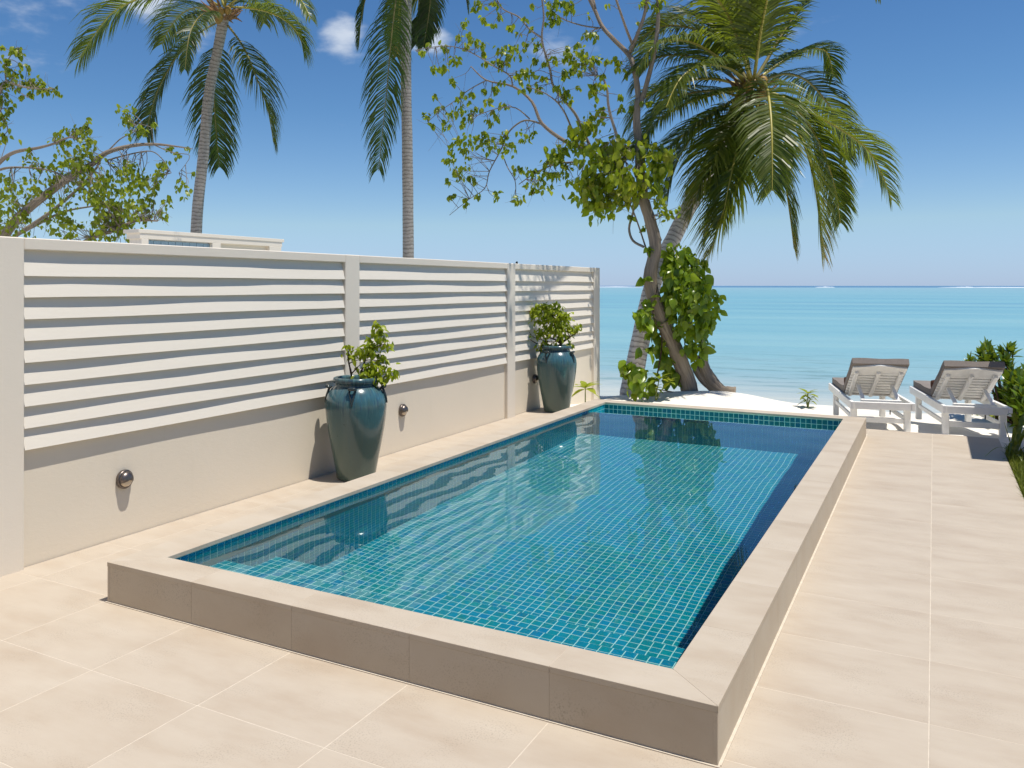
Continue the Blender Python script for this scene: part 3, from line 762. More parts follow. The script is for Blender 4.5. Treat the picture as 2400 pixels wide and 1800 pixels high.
shrub(JA, [([VA(465,690),VA(466,600),VA(445,500),VA(435,420),VA(455,350)], .011), ([VA(470,585),VA(520,530),VA(545,505)], .006), ([VA(450,495),VA(510,470),VA(560,465)], .005),
           ([VA(560,690,.05),VA(550,600,.03),VA(570,520),VA(600,440),VA(620,400)], .012), ([VA(590,470),VA(640,465),VA(700,470)], .006), ([VA(610,410),VA(680,350),VA(760,320),VA(740,230),VA(690,170)], .006), ([VA(560,660),VA(640,620),VA(720,600),VA(810,590)], .006)],
      [(VA(445,360),.035,8),(VA(430,420),.03,7),(VA(490,430),.03,8),(VA(500,370,.04),.04,12),(VA(555,390),.045,18),(VA(610,310),.05,22),(VA(620,390,-.03),.055,34),(VA(660,360),.05,24),(VA(700,200,.0),.035,12),(VA(670,165),.03,10),(VA(720,240),.045,20),(VA(745,290),.045,18),(VA(790,345),.035,12),(VA(720,440,.03),.045,22),(VA(730,490),.05,24),(VA(690,520,-.04),.05,24),(VA(620,540),.06,30),(VA(590,600,-.05),.06,30),(VA(660,600,-.04),.06,30),(VA(560,590),.05,18),(VA(640,640,-.06),.05,18),(VA(790,590),.045,18),(VA(840,570),.035,14),(VA(750,640),.03,8),(VA(700,630,-.05),.04,10)],
      'sparse bougainvillea with a bare twig at left, growing in the front jar', 'bougainvilleas in the jars', leaf=.055)
shrub(JB, [([UB(575,760),UB(580,690),UB(590,650),UB(575,590)], .035), ([UB(580,640),UB(520,600),UB(440,560),UB(370,400)], .014), ([UB(600,640),UB(660,600),UB(720,560),UB(800,510)], .018), ([UB(560,620),UB(440,630),UB(330,590),UB(260,570),UB(210,510)], .008), ([UB(300,650),UB(220,600),UB(160,540)], .007), ([UB(440,620),UB(360,640),UB(300,650)], .009), ([UB(590,600),UB(560,450),UB(500,330),UB(480,230)], .014), ([UB(580,560),UB(620,440),UB(660,330)], .012), ([UB(440,400),UB(340,380),UB(270,375)], .006), ([UB(700,560),UB(670,500),UB(650,420)], .006)],
      [(UB(250,220),.06,26),(UB(300,250),.06,26),(UB(240,280),.05,16),(UB(280,370),.035,8),(UB(350,230),.06,28),(UB(400,190),.05,20),(UB(430,230),.07,34),(UB(490,210),.07,34),(UB(550,210),.06,30),(UB(500,290),.08,40),(UB(430,320),.08,38),(UB(560,310),.08,40),(UB(620,300),.07,34),(UB(660,290),.04,12),(UB(600,380),.08,44),(UB(660,380),.06,28),(UB(520,390),.08,44),(UB(450,420),.07,30),(UB(370,350),.05,18),(UB(560,470,-.05),.08,44),(UB(620,460),.07,34),(UB(480,480),.07,32),(UB(410,500),.06,22),(UB(350,480),.05,16),(UB(300,540),.045,16),(UB(400,590),.05,20),(UB(340,680),.04,12),(UB(400,680),.05,16),(UB(520,640),.035,8),(UB(590,560,-.05),.06,26),(UB(110,530),.045,16),(UB(150,560),.035,10),(UB(180,570),.03,6),(UB(700,480),.05,18),(UB(760,470),.045,16),(UB(810,450),.05,18),(UB(705,640),.035,10),(UB(700,560),.03,6),(UB(640,540),.05,16)],
      'dense rounded bougainvillea with a thick gnarled stem, growing in the rear jar', 'bougainvilleas in the jars', UB(190,245), .058)

# ------------------------------------------------------------------ palms
def frond(parent, origin, path, mat, rmat, leaflen=.7, nl=118, bare=.16, grav=1.1, r0=.028, wid=.036, hang=None):
    """one frond mesh: midrib tube with two rows of drooping leaflets"""
    P, _ = resample(path, [1]*len(path), 8); m = len(P)
    seg = [0]
    for i in range(1, m): seg.append(seg[-1]+(P[i]-P[i-1]).length)
    tot = seg[-1]
    def at(t):
        s = t*tot
        for i in range(1, m):
            if seg[i] >= s or i == m-1:
                k = (s-seg[i-1])/max(1e-6, seg[i]-seg[i-1]); return P[i-1].lerp(P[i], k), (P[i]-P[i-1]).normalized()
    q = MB(); q.tube([p-origin for p in P[::4]+[P[-1]]], [r0*(1-.88*i/(len(P[::4]))) for i in range(len(P[::4])+1)], 6, 3)
    o = q.build('frond', rmat, parent, True)
    q = MB(); G_ = Vector((0, 0, -1)); side0 = None
    for i in range(nl):
        t = bare+(1-bare)*(i+.5)/nl; p, T = at(t); u = (t-bare)/(1-bare)
        prof = (min(1, .45+u*2.6) if u < .22 else 1)*(1-.62*max(0, (u-.45)/.55)**1.6)
        s = T.cross(Vector((0, 0, 1))); 
        if s.length < .25:
            s = (side0 if side0 is not None else Vector((1, 0, 0))); s = s-T*s.dot(T)
        s.normalize()
        if side0 is not None and s.dot(side0) < 0: s = -s
        side0 = s; upv = s.cross(T).normalized()
        if upv.z < 0: upv = -upv
        for sg in (-1, 1):
            if random.random() < .04: continue
            ln = leaflen*prof*random.uniform(.82, 1.12); fwd = .45+.75*u
            d = (s*sg*1.0+T*fwd+upv*.28+rv(.07)).normalized(); wv_ = (T-d*T.dot(d)).normalized()
            wv_ = (wv_+upv*random.uniform(-.3, .6)).normalized()
            pts = [p]; dd = d.copy(); g_ = grav*random.uniform(.75, 1.25)
            for k in range(3):
                pts.append(pts[-1]+dd*ln/3); dd = (dd+G_*g_*(.42+.25*k)).normalized()
            ws = [.6, 1.0, .75, .08]; v = []
            for k in range(4):
                ww = wv_*wid*ws[k]*.5*(prof*.4+.6); v += [pts[k]-ww-origin, pts[k]+ww-origin]
            uv = [[(0, u), (1, u), (1, u), (0, u)]]*3
            q.add(v, [(0, 1, 3, 2), (2, 3, 5, 4), (4, 5, 7, 6)], uv)
    lf = q.build('leaflets', mat, o); tag(lf, kind='stuff'); return o
def bez(pts, d0, offs):
    return [px(x, y, d0+o) for (x, y), o in zip(pts, offs)]
K = 2400/2212.
def D_(l): return [(x*K, y*K) for x, y in l]
def palm(name, trunk, rads, tmat, label, fronds, d0, crown_px, nuts, leaflen, group, fib=True, ln_extra=None):
    base = trunk[0]; t = thing(name, base, label, 'palm tree', group)
    q = MB(); q.tube([p-base for p in trunk], rads, 18, 8, jit=.025); q.build('trunk', tmat, t, True)
    for fr in fronds:
        pts, offs, kind = fr[:3]; kw = dict(ln_extra or {}); kw.update(fr[3] if len(fr) > 3 else {})
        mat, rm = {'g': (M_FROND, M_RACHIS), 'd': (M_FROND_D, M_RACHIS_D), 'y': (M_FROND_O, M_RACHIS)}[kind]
        a = dict(leaflen=leaflen); a.update(kw); frond(t, base, bez(D_(pts), d0, offs), mat, rm, **a)
    cp = px(crown_px[0]*K, crown_px[1]*K, d0)
    for k in range(nuts):
        a = random.uniform(0, 6.28); q = MB(); r_ = random.uniform(.075, .1); c = cp+Vector((math.cos(a)*.2, math.sin(a)*.2, random.uniform(-.4, .16)))+(cam.location-cp).normalized()*.22-base
        q.lathe([(0, -r_*1.15), (r_*.6, -r_*.9), (r_, -r_*.1), (r_*.85, r_*.6), (r_*.3, r_*1.1), (0, r_*1.2)], 12, c); q.build('coconut', M_NUT, t, True)
    if fib:
        q = MB()
        for k in range(26):
            a = random.uniform(0, 6.28); d = Vector((math.cos(a), math.sin(a), random.uniform(.2, 1.2))); p = cp-base+Vector((0, 0, -.25))
            q.tube([p+d*.08, p+d*.25, p+d*random.uniform(.35, .6)+Vector((0, 0, random.uniform(-.2, .1)))], [.05, .035, .008], 5, 2)
        q.build('fibre_sheath', M_FIB, t, True)
    return t
M_NUT = simple('coconut_husk', (.34, .20, .04), .5, .35, .35, 6); M_FIB = simple('palm_fibre', (.27, .16, .08), .9, .1, .4, 12)
# right leaning palm on the beach
d3 = 14.4
tr3 = [px(1362*K, 880*K, 13.5), px(1363*K, 840*K, 13.5), px(1385*K, 730*K, 13.6), px(1412*K, 610*K, 13.75), px(1462*K, 500*K, 13.95), px(1520*K, 385*K, 14.1), px(1575*K, 270*K, 14.3), px(1618*K, 195*K, d3)]
palm('coconut_palm', tr3, [.19, .16, .145, .132, .126, .122, .115, .13], M_PBARK2, 'leaning coconut palm on the beach with a full crown and yellowing lower fronds', [
    ([(1625,185),(1690,215),(1790,265),(1880,330),(1925,430)], [0,-.1,0,.1,.1], 'g'),
    ([(1625,180),(1680,140),(1740,108),(1785,112),(1800,165)], [0,.3,.7,.9,1.0], 'g', dict(leaflen=.6)),
    ([(1628,178),(1640,90),(1655,10),(1675,-60),(1720,-95)], [0,-.4,-.8,-1.2,-1.6], 'g'),
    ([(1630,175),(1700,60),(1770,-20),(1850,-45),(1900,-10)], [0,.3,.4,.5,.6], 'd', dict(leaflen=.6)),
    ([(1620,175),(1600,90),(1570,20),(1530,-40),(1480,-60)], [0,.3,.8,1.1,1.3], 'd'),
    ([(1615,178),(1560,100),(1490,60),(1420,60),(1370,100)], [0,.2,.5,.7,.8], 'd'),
    ([(1612,182),(1560,130),(1490,90),(1420,95),(1375,150)], [0,-.5,-1.0,-1.4,-1.6], 'g'),
    ([(1612,188),(1540,170),(1460,180),(1390,215),(1360,275)], [0,.2,.2,.3,.3], 'g'),
    ([(1614,196),(1560,200),(1480,225),(1410,270),(1375,330)], [0,-.5,-1.0,-1.3,-1.5], 'g'),
    ([(1612,205),(1585,240),(1545,310),(1515,390),(1490,470)], [0,-.5,-.9,-1.0,-1.0], 'y'),
    ([(1618,208),(1605,260),(1590,330),(1575,400),(1560,480)], [0,-.7,-1.2,-1.4,-1.4], 'g'),
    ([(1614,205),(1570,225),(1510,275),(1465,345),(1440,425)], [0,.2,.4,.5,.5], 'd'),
    ([(1636,170),(1655,185),(1665,250),(1668,330),(1668,410)], [-.4,-1.1,-1.7,-2.0,-2.1], 'g', dict(grav=.6, leaflen=.8)),
    ([(1622,205),(1625,260),(1610,340),(1570,440),(1535,545)], [-.3,-.9,-1.3,-1.4,-1.4], 'y', dict(leaflen=1.15, grav=.55)),
    ([(1632,200),(1690,240),(1740,320),(1765,430),(1775,545)], [-.1,-.4,-.6,-.7,-.7], 'y', dict(leaflen=1.0, grav=.55)),
    ([(1634,195),(1700,215),(1760,290),(1800,390),(1815,480)], [-.1,-.2,-.2,-.1,0], 'g', dict(leaflen=.7)),
    ([(1626,205),(1660,290),(1690,370),(1705,450),(1715,535)], [0,-.1,-.2,-.2,-.2], 'y'),
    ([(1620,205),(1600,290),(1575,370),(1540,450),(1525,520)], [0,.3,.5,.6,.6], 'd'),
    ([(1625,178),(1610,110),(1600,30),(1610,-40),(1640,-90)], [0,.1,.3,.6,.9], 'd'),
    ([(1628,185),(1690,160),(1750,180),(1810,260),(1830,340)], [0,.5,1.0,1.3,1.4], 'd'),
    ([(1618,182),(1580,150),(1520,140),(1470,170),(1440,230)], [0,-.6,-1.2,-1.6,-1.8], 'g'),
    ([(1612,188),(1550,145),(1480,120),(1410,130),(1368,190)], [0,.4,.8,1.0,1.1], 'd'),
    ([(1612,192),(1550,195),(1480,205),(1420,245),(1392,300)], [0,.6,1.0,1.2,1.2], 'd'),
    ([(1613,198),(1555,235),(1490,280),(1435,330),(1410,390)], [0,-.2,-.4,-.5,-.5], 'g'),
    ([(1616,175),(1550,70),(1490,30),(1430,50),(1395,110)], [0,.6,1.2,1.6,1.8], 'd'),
    ([(1622,178),(1585,60),(1540,-10),(1470,-30),(1420,20)], [0,-.3,-.6,-.8,-.8], 'g'),
], d3, (1622, 190), 9, .8, 'coconut palms', ln_extra=dict(grav=.8, wid=.032, r0=.032, nl=125))
# left palm behind the wall
d1 = 20.5
b1 = px(424*K, 500*K, 21.); g1 = Vector((b1.x, b1.y, -.1))
tr1 = [g1, b1, px(440*K, 330*K, 21), px(452*K, 200*K, 20.9), px(470*K, 110*K, 20.7), px(485*K, 30*K, d1)]
palm('coconut_palm', tr1, [.18, .137, .131, .127, .118, .14], M_PBARK, 'coconut palm at left with a curved bare trunk rising behind the wall and building', [
    ([(482,20),(420,-15),(330,-10),(240,30),(172,125)], [0,-.5,-.9,-1,-1], 'g', dict(leaflen=1.35)),
    ([(476,45),(415,82),(370,140),(335,210),(315,290)], [0,-.4,-.5,-.5,-.4], 'd', dict(leaflen=1.15, bare=.22)),
    ([(495,15),(555,20),(610,40),(645,75),(655,112)], [0,.1,.2,.3,.3], 'g', dict(leaflen=1.15)),
    ([(492,55),(525,100),(553,165),(578,235),(590,305)], [0,-.5,-.7,-.7,-.6], 'd', dict(leaflen=1.15, bare=.2)),
    ([(480,62),(468,120),(462,190),(466,270),(474,360)], [.3,.9,1.2,1.3,1.3], 'd', dict(leaflen=1.1)),
    ([(478,25),(440,15),(400,25),(370,55),(350,95)], [0,.8,1.6,2.1,2.4], 'd', dict(leaflen=1.15)),
    ([(486,15),(500,-60),(540,-110),(600,-120),(650,-80)], [0,.2,.4,.5,.5], 'g'),
    ([(484,15),(455,-60),(400,-110),(330,-120),(270,-90)], [0,.2,.4,.6,.6], 'g'),
    ([(490,15),(550,-25),(610,-25),(650,0),(670,40)], [0,-.8,-1.4,-1.8,-2], 'g', dict(leaflen=.7)),
    ([(487,10),(490,-80),(470,-150),(430,-180),(390,-170)], [0,-.6,-1.2,-1.7,-2.], 'g'),
    ([(490,20),(520,0),(540,-10),(560,10),(570,50)], [0,1,2,2.6,3], 'd'),
    ([(478,30),(440,30),(415,60),(405,100),(400,150)], [0,-1.2,-2.0,-2.3,-2.4], 'd', dict(leaflen=.6)),
], d1, (484, 22), 4, .85, 'coconut palms')
# middle palm, crown cut by the top of the picture
d2 = 20.8
b2 = px(882*K, 555*K, 21.); g2 = Vector((b2.x, b2.y, -.1))
tr2 = [g2, b2, px(880*K, 330*K, 21), px(877*K, 160*K, 21), px(879*K, 0, 20.9), px(884*K, -75*K, d2)]
palm('coconut_palm', tr2, [.18, .138, .133, .13, .125, .15], M_PBARK, 'coconut palm in the middle whose straight trunk leaves the top of the photo', [
    ([(880,-70),(858,-10),(845,90),(833,220),(818,365)], [-.1,-.6,-.8,-.8,-.8], 'd', dict(leaflen=1.05, bare=.12)),
    ([(876,-75),(835,-70),(800,-30),(782,30),(774,95)], [0,-.3,-.4,-.4,-.4], 'd', dict(leaflen=.6)),
    ([(890,-75),(915,-60),(930,-20),(925,40),(915,100)], [0,.3,.5,.6,.6], 'd', dict(leaflen=.6)),
    ([(895,-80),(945,-85),(985,-55),(1005,-10),(1010,20)], [0,0,0,0,0], 'd', dict(leaflen=.5)),
    ([(882,-70),(868,-30),(862,20),(860,70),(858,120)], [.3,.6,.7,.8,.8], 'y', dict(leaflen=.7)),
    ([(886,-70),(900,-20),(908,20),(905,60),(900,95)], [.3,.9,1.0,1.1,1.1], 'd', dict(leaflen=.7)),
    ([(884,-80),(890,-170),(930,-220),(990,-220),(1040,-180)], [0,0,0,.2,.3], 'g'),
    ([(880,-80),(860,-170),(810,-220),(750,-210),(700,-160)], [0,0,0,.2,.3], 'g'),
    ([(884,-80),(890,-160),(880,-230),(850,-270),(800,-280)], [0,-.6,-1.2,-1.6,-2], 'g'),
], d2, (884, -72), 4, .7, 'coconut palms')

# ------------------------------------------------------------------ broadleaf trees
def limb_tree(t, origin, limbs, mat, zc, twigs, twig_mat, leaf_me, clusters, leafsize, nsingle, tw_r=.006):
    allpts = []
    for name, pts, r0, r1, m_ in limbs:
        q = MB(); n = len(pts); q.tube([p-origin for p in pts], [r0+(r1-r0)*i/(n-1) for i in range(n)], 9, 4, jit=.05)
        q.build(name, m_, t, True); allpts += resample(pts, [1]*n, 4)[0]
    tw = MB(); L_ = []
    for c, r_, n in clusters:
        # twig from the nearest limb point into the cluster
        near = sorted(allpts, key=lambda p: (p-c).length)[:3]
        for k in range(max(1, n//twigs)):
            a = random.choice(near); e_ = c+rv(.5)*r_
            if (a-e_).length < 1.6:
                mid = (a+e_)/2+rv(.07)*(a-e_).length*1.5
                tw.tube([a-origin, mid-origin, e_-origin], [tw_r*1.3, tw_r, tw_r*.4], 5, 3)
                # bare side twiglets
                if random.random() < .6:
                    p2 = mid+rv(.16); tw.tube([mid-origin, (mid+p2)/2+rv(.02)-origin, p2-origin], [tw_r*.7, tw_r*.5, tw_r*.25], 4, 2)
            sub = max(1, n//max(1, n//twigs)); c2 = e_
            for _ in range(sub):
                p = c2+rv(.36)*r_; d = (rv(.5)+Vector((0, 0, -.95))).normalized()
                L_.append((p, d, Vector((.35, -.35, .55))+rv(.5), leafsize*(1.5 if r_ > .135 and leafsize < .095 else 1)*random.uniform(.6, 1.25)))
    tw.build('twigs', twig_mat, t, True)['kind'] = 'stuff'
    put_leaves(t, origin, L_, leaf_me, nsingle)
Z2 = lambda x, y, o=0, d=12.95: px(800+x/2.765, y/2.765, d-1.35*o)
tb = px(1490*K, 850*K, 13.2); tb.z = sand_z(tb.x, tb.y)-.03
tree = thing('coast_tree', tb, 'leaning grey-barked tree with sparse hanging leaves beside the beach palm', 'tree')
trunk = [tb+Vector((.03, 0, -.15)), tb+Vector((0, 0, .02)), px(1480*K, 810*K, 13.18), px(1452*K, 740*K, 13.12), px(1418*K, 660*K, 13.05), px(1404*K, 600*K, 13.0), Z2(2035,1600), Z2(2000,1430), Z2(1960,1290), Z2(1935,1100), Z2(1930,950), Z2(1912,780), Z2(1925,640)]
limbs = [('trunk', trunk, .14, .05, M_BARK),
  ('branch', [Z2(1925,660),Z2(1915,540),Z2(1890,420),Z2(1860,350,-.05),Z2(1760,250,-.1),Z2(1690,170,-.15),Z2(1640,60,-.2),Z2(1595,-30,-.2)], .045, .026, M_BARK),
  ('branch', [Z2(1935,690),Z2(1985,520,.05),Z2(2030,330,.1),Z2(2052,140,.1),Z2(2050,-40,.1)], .04, .026, M_BARK),
  ('branch', [Z2(1870,340),Z2(1920,220,.1),Z2(1960,110,.15),Z2(1990,-30,.2)], .032, .022, M_BARK),
  ('branch', [Z2(1885,285,.05),Z2(1840,170,.2),Z2(1775,-20,.3)], .022, .016, M_BARK),
  ('branch', [Z2(1965,1330),Z2(1900,1270,-.15),Z2(1800,1130,-.35),Z2(1620,985,-.55),Z2(1450,915,-.6),Z2(1300,800,-.65),Z2(1235,660,-.7),Z2(1110,560,-.8),Z2(940,520,-.9),Z2(840,430,-1.0)], .052, .008, M_BARK),
  ('branch', [Z2(1640,1010,-.5),Z2(1560,835,-.45),Z2(1510,730,-.4),Z2(1380,570,-.3),Z2(1352,450,-.25),Z2(1300,260,-.2),Z2(1312,110,-.2),Z2(1296,-30,-.2)], .026, .013, M_TWIG),
  ('branch', [Z2(1300,245,-.2),Z2(1220,190,-.3),Z2(1150,110,-.4),Z2(1050,60,-.4),Z2(1000,-20,-.4)], .016, .009, M_TWIG),
  ('branch', [Z2(1300,805,-.65),Z2(1190,780,-.8),Z2(1090,850,-.9),Z2(1035,970,-1.0),Z2(960,1110,-1.05),Z2(930,1220,-1.05),Z2(830,1290,-1.1),Z2(700,1395,-1.1)], .017, .004, M_TWIG),
  ('branch', [Z2(1040,985,-1.0),Z2(1075,1080,-.9),Z2(1125,1170,-.85),Z2(1130,1260,-.8)], .010, .006, M_TWIG),
  ('branch', [Z2(1840,1040,.1),Z2(1760,800,.15),Z2(1730,680,.2),Z2(1722,580,.2),Z2(1690,500,.2),Z2(1640,490,.15)], .024, .012, M_TWIG),
  ('branch', [Z2(1580,1050,-.5),Z2(1400,1060,-.6),Z2(1260,1120,-.7),Z2(1150,1195,-.8)], .016, .007, M_TWIG),
  ('branch', [Z2(1110,560,-.8),Z2(1090,490,-.7),Z2(990,430,-.7),Z2(860,350,-.8),Z2(760,310,-.8),Z2(650,298,-.9),Z2(480,325,-1.)], .014, .005, M_TWIG),
  ('branch', [Z2(1680,182,-.15),Z2(1560,165,-.3),Z2(1430,120,-.4),Z2(1350,55,-.4)], .014, .006, M_TWIG),
  ('branch', [Z2(1500,850,-.45),Z2(1430,700,-.2),Z2(1330,610,0),Z2(1200,560,.1)], .016, .006, M_TWIG),
  ('branch', [Z2(1220,770,-.75),Z2(1130,700,-.7),Z2(1020,700,-.7),Z2(850,760,-.8)], .012, .005, M_TWIG),
  ('branch', [Z2(940,520,-.9),Z2(830,580,-1.0),Z2(740,650,-1.1),Z2(640,720,-1.2),Z2(560,790,-1.2)], .010, .004, M_TWIG),
  ('branch', [Z2(1960,1600,.0),Z2(1890,1560,-.1),Z2(1865,1480,-.15),Z2(1890,1380,-.1),Z2(1900,1300,-.05)], .02, .016, M_TWIG),
  ('branch', [Z2(1990,1660,.0),Z2(1955,1550,-.1),Z2(1900,1390,-.1),Z2(1850,1280,-.1)], .014, .01, M_BARK),
  ('branch', [Z2(2065,1560,0),Z2(2040,1480,.05),Z2(2010,1400,.05)], .03, .012, M_BARK),
]
C2 = []
def c2(x, y, r_, n, o=-.2): C2.append((Z2(x, y, o), r_, n))
for a in [(1750,1050,.22,60,.1),(1650,1120,.22,60,-.1),(1720,1230,.22,60,-.1),(1620,1250,.18,40,-.2),(1800,1300,.17,30,0),(1650,1340,.14,22,-.1),(1560,1170,.13,22,-.2),(1870,1100,.18,34,.3),(1700,960,.15,30,.0),(1830,960,.15,30,.2),(1590,1330,.10,12,-.2),(1880,1230,.16,26,.2),
          (2040,980,.15,26,.2),(2050,1080,.16,30,.25),(2040,1180,.14,22,.2),(2060,1280,.10,12,.2),(2110,1340,.12,16,.2),(2080,1380,.08,10,.2),(1990,930,.12,16,.2),
          (1560,870,.15,30,-.3),(1500,900,.10,14,-.4),(1620,800,.12,20,-.2),(1690,760,.12,16,0),(1640,740,.10,12,0),(1540,950,.12,18,-.4),(1400,980,.13,22,-.5),(1340,1030,.10,14,-.6),(1470,1060,.11,16,-.5),(1440,1150,.10,14,-.5),(1380,1150,.10,14,-.5),(1320,1130,.10,14,-.6),(1270,1200,.12,22,-.7),(1230,1110,.09,14,-.7),(1150,1110,.08,12,-.8),(1250,1230,.07,10,-.7),
          (1080,940,.10,16,-.9),(1030,900,.10,16,-.9),(960,930,.11,18,-1),(900,900,.09,14,-1),(840,900,.10,16,-1.1),(760,900,.09,14,-1.2),(720,960,.09,14,-1.2),(780,960,.10,16,-1.1),(700,1050,.07,10,-1.2),(750,1070,.09,14,-1.2),(830,1020,.09,12,-1.1),(770,1140,.08,12,-1.2),(700,1160,.06,8,-1.2),(830,1130,.06,8,-1.1),(860,1190,.05,6,-1.1),(690,1265,.05,7,-1.2),(740,1270,.04,4,-1.2),(800,1310,.06,9,-1.1),(890,1250,.05,5,-1),(1010,1255,.05,6,-.9),(1130,1290,.07,11,-.8),(980,1290,.04,4,-.9),
          (560,740,.07,10,-1.2),(630,700,.06,9,-1.2),(720,740,.08,12,-1.1),(700,800,.07,10,-1.1),(780,710,.08,12,-1),(830,750,.08,12,-1),(780,800,.05,6,-1),(610,810,.05,7,-1.2),(600,620,.04,5,-1.2),(780,620,.08,12,-1),(900,720,.06,8,-.9),(1010,740,.07,10,-.8),(960,650,.07,10,-.9),(1060,670,.06,8,-.8),(960,790,.06,8,-.9),(930,860,.05,6,-1),
          (600,440,.07,12,-1.2),(660,450,.07,12,-1.1),(720,490,.05,7,-1.1),(730,390,.08,13,-1),(680,310,.06,8,-1),(520,335,.06,9,-1.2),(575,280,.03,3,-1.2),(640,295,.03,3,-1.1),(720,540,.04,5,-1),(800,170,.08,13,-.8),(760,220,.05,6,-.9),(830,260,.09,14,-.8),(900,250,.09,14,-.8),(920,350,.05,7,-.8),(930,420,.05,7,-.8),(910,130,.05,7,-.6),(980,150,.04,5,-.6),(1000,30,.06,8,-.4),(900,50,.08,13,-.5),(860,20,.05,6,-.5),(1030,110,.05,6,-.5),(1090,190,.07,11,-.5),(1180,120,.04,4,-.3),(1160,210,.03,3,-.4),(1240,40,.04,5,-.3),(1250,180,.03,3,-.3),
          (1010,330,.06,9,-.7),(1080,300,.09,14,-.6),(1140,330,.09,14,-.5),(1220,310,.09,14,-.4),(1260,290,.06,8,-.3),(1090,370,.07,10,-.6),(1020,420,.08,12,-.7),(1060,430,.06,8,-.7),(1180,430,.06,8,-.5),(1250,400,.06,9,-.4),(1150,500,.10,15,-.6),(1230,460,.07,10,-.4),(1280,520,.07,10,-.3),(1260,580,.07,10,-.2),(1200,560,.06,8,-.3),(1320,510,.05,6,-.2),(1380,380,.06,8,-.1),(1310,400,.04,4,-.2),(1000,560,.07,10,-.8),(940,580,.06,8,-.9),(860,600,.05,7,-1),(1060,540,.05,6,-.7),
          (1390,130,.09,18,-.3),(1370,90,.05,6,-.3),(1400,30,.10,20,-.3),(1480,20,.08,14,-.2),(1500,45,.05,6,-.2),(1330,20,.07,10,-.3),(1590,220,.07,11,-.1),(1640,200,.06,8,-.1),(1600,110,.03,3,-.1),(1470,310,.06,8,0),(1530,300,.06,8,0),(1500,370,.08,12,0),(1580,350,.09,14,.1),(1440,360,.05,6,0),(1540,420,.08,12,.1),(1600,420,.09,14,.1),(1640,390,.06,8,.1),(1450,450,.06,9,0),(1440,490,.05,6,0),(1510,440,.06,8,0),(1560,490,.06,8,.1),(1700,460,.05,6,.2),(1640,560,.09,14,.1),(1690,560,.06,8,.2),(1620,620,.07,10,.1),(1460,600,.08,12,-.1),(1410,560,.06,8,-.1),(1480,640,.06,8,-.1),(1530,570,.04,4,0),(1725,390,.04,5,.2),(1800,420,.08,13,.1),(1790,380,.05,6,.1),(1870,470,.03,3,0),(1800,620,.04,5,.1),(1820,700,.05,7,.1),(1890,680,.05,7,0),(1990,670,.05,7,.1),(1960,640,.04,4,.1),(1910,150,.03,3,0),(1960,20,.08,13,.2),(2060,15,.08,13,.2),(1740,10,.03,3,.2),
          (1870,1390,.05,6,-.1),(1960,1480,.04,5,-.1),(1420,940,.06,8,-.5),(1180,880,.07,11,-.7),(1230,860,.05,6,-.7),(1170,900,.04,4,-.7)]:
    c2(*a)
limbs.append(('branch', [Z2(1640,60,-.2),Z2(1590,-200,-.3),Z2(1560,-420,-.3)], .035, .012, M_BARK)); limbs.append(('branch', [Z2(2050,-40,.1),Z2(2040,-260,.1),Z2(2000,-520,.2)], .035, .012, M_BARK))
# a limb that reaches out over the wall above the picture and dapples the far bay
limbs.append(('branch', [Z2(2050,-40,.1), Vector((-3.3, 12.0, 6.3)), Vector((-3.0, 11.2, 6.5)), Vector((-2.95, 10.2, 6.3)), Vector((-3.0, 9.6, 6.0))], .035, .010, M_BARK))
for _ in range(13):
    C2.append((Vector((random.uniform(-3.5, -2.75), random.uniform(9.35, 10.7), random.uniform(5.45, 6.6))), .14, 9))
limb_tree(tree, tb, limbs, M_BARK, 0, 6, M_TWIG, LM_TREE, [(c, r_*1.1, int(n*1.7)) for c, r_, n in C2], .092, 300, .0045)
# dead cut stem lying off the base of the tree
q = MB(); Z6 = lambda x, y, o=0: px(1440+x/6.913, 780+y/6.913, 13.2+o)
q.tube([p-tb for p in (Z6(1400,360,.15), Z6(1440,560,.12), Z6(1510,720,.08), Z6(1620,860,.0), Z6(1740,950,-.08), Z6(1850,970,-.14), Z6(1950,990,-.18))], [.09, .10, .12, .11, .09, .095, .11], 14, 4, jit=.07)
q.build('dead_stem', M_BARK, tree, True)['label'] = 'dead stem bending down to a sawn end on the sand'
q = MB(); q.tube([p-tb for p in (Z6(1300,560,.1), Z6(1400,740,.05), Z6(1530,880,0), Z6(1650,980,-.05))], [.05, .05, .04, .025], 8, 3, jit=.08); q.build('root', M_BARK, tree, True)
q = MB(); q.tube([p-tb for p in (Z6(1090,1000,.0), Z6(960,965,-.1), Z6(840,940,-.15), Z6(700,915,-.2))], [.014, .012, .010, .006], 6, 3, jit=.05); q.build('root', M_BARK, tree, True)

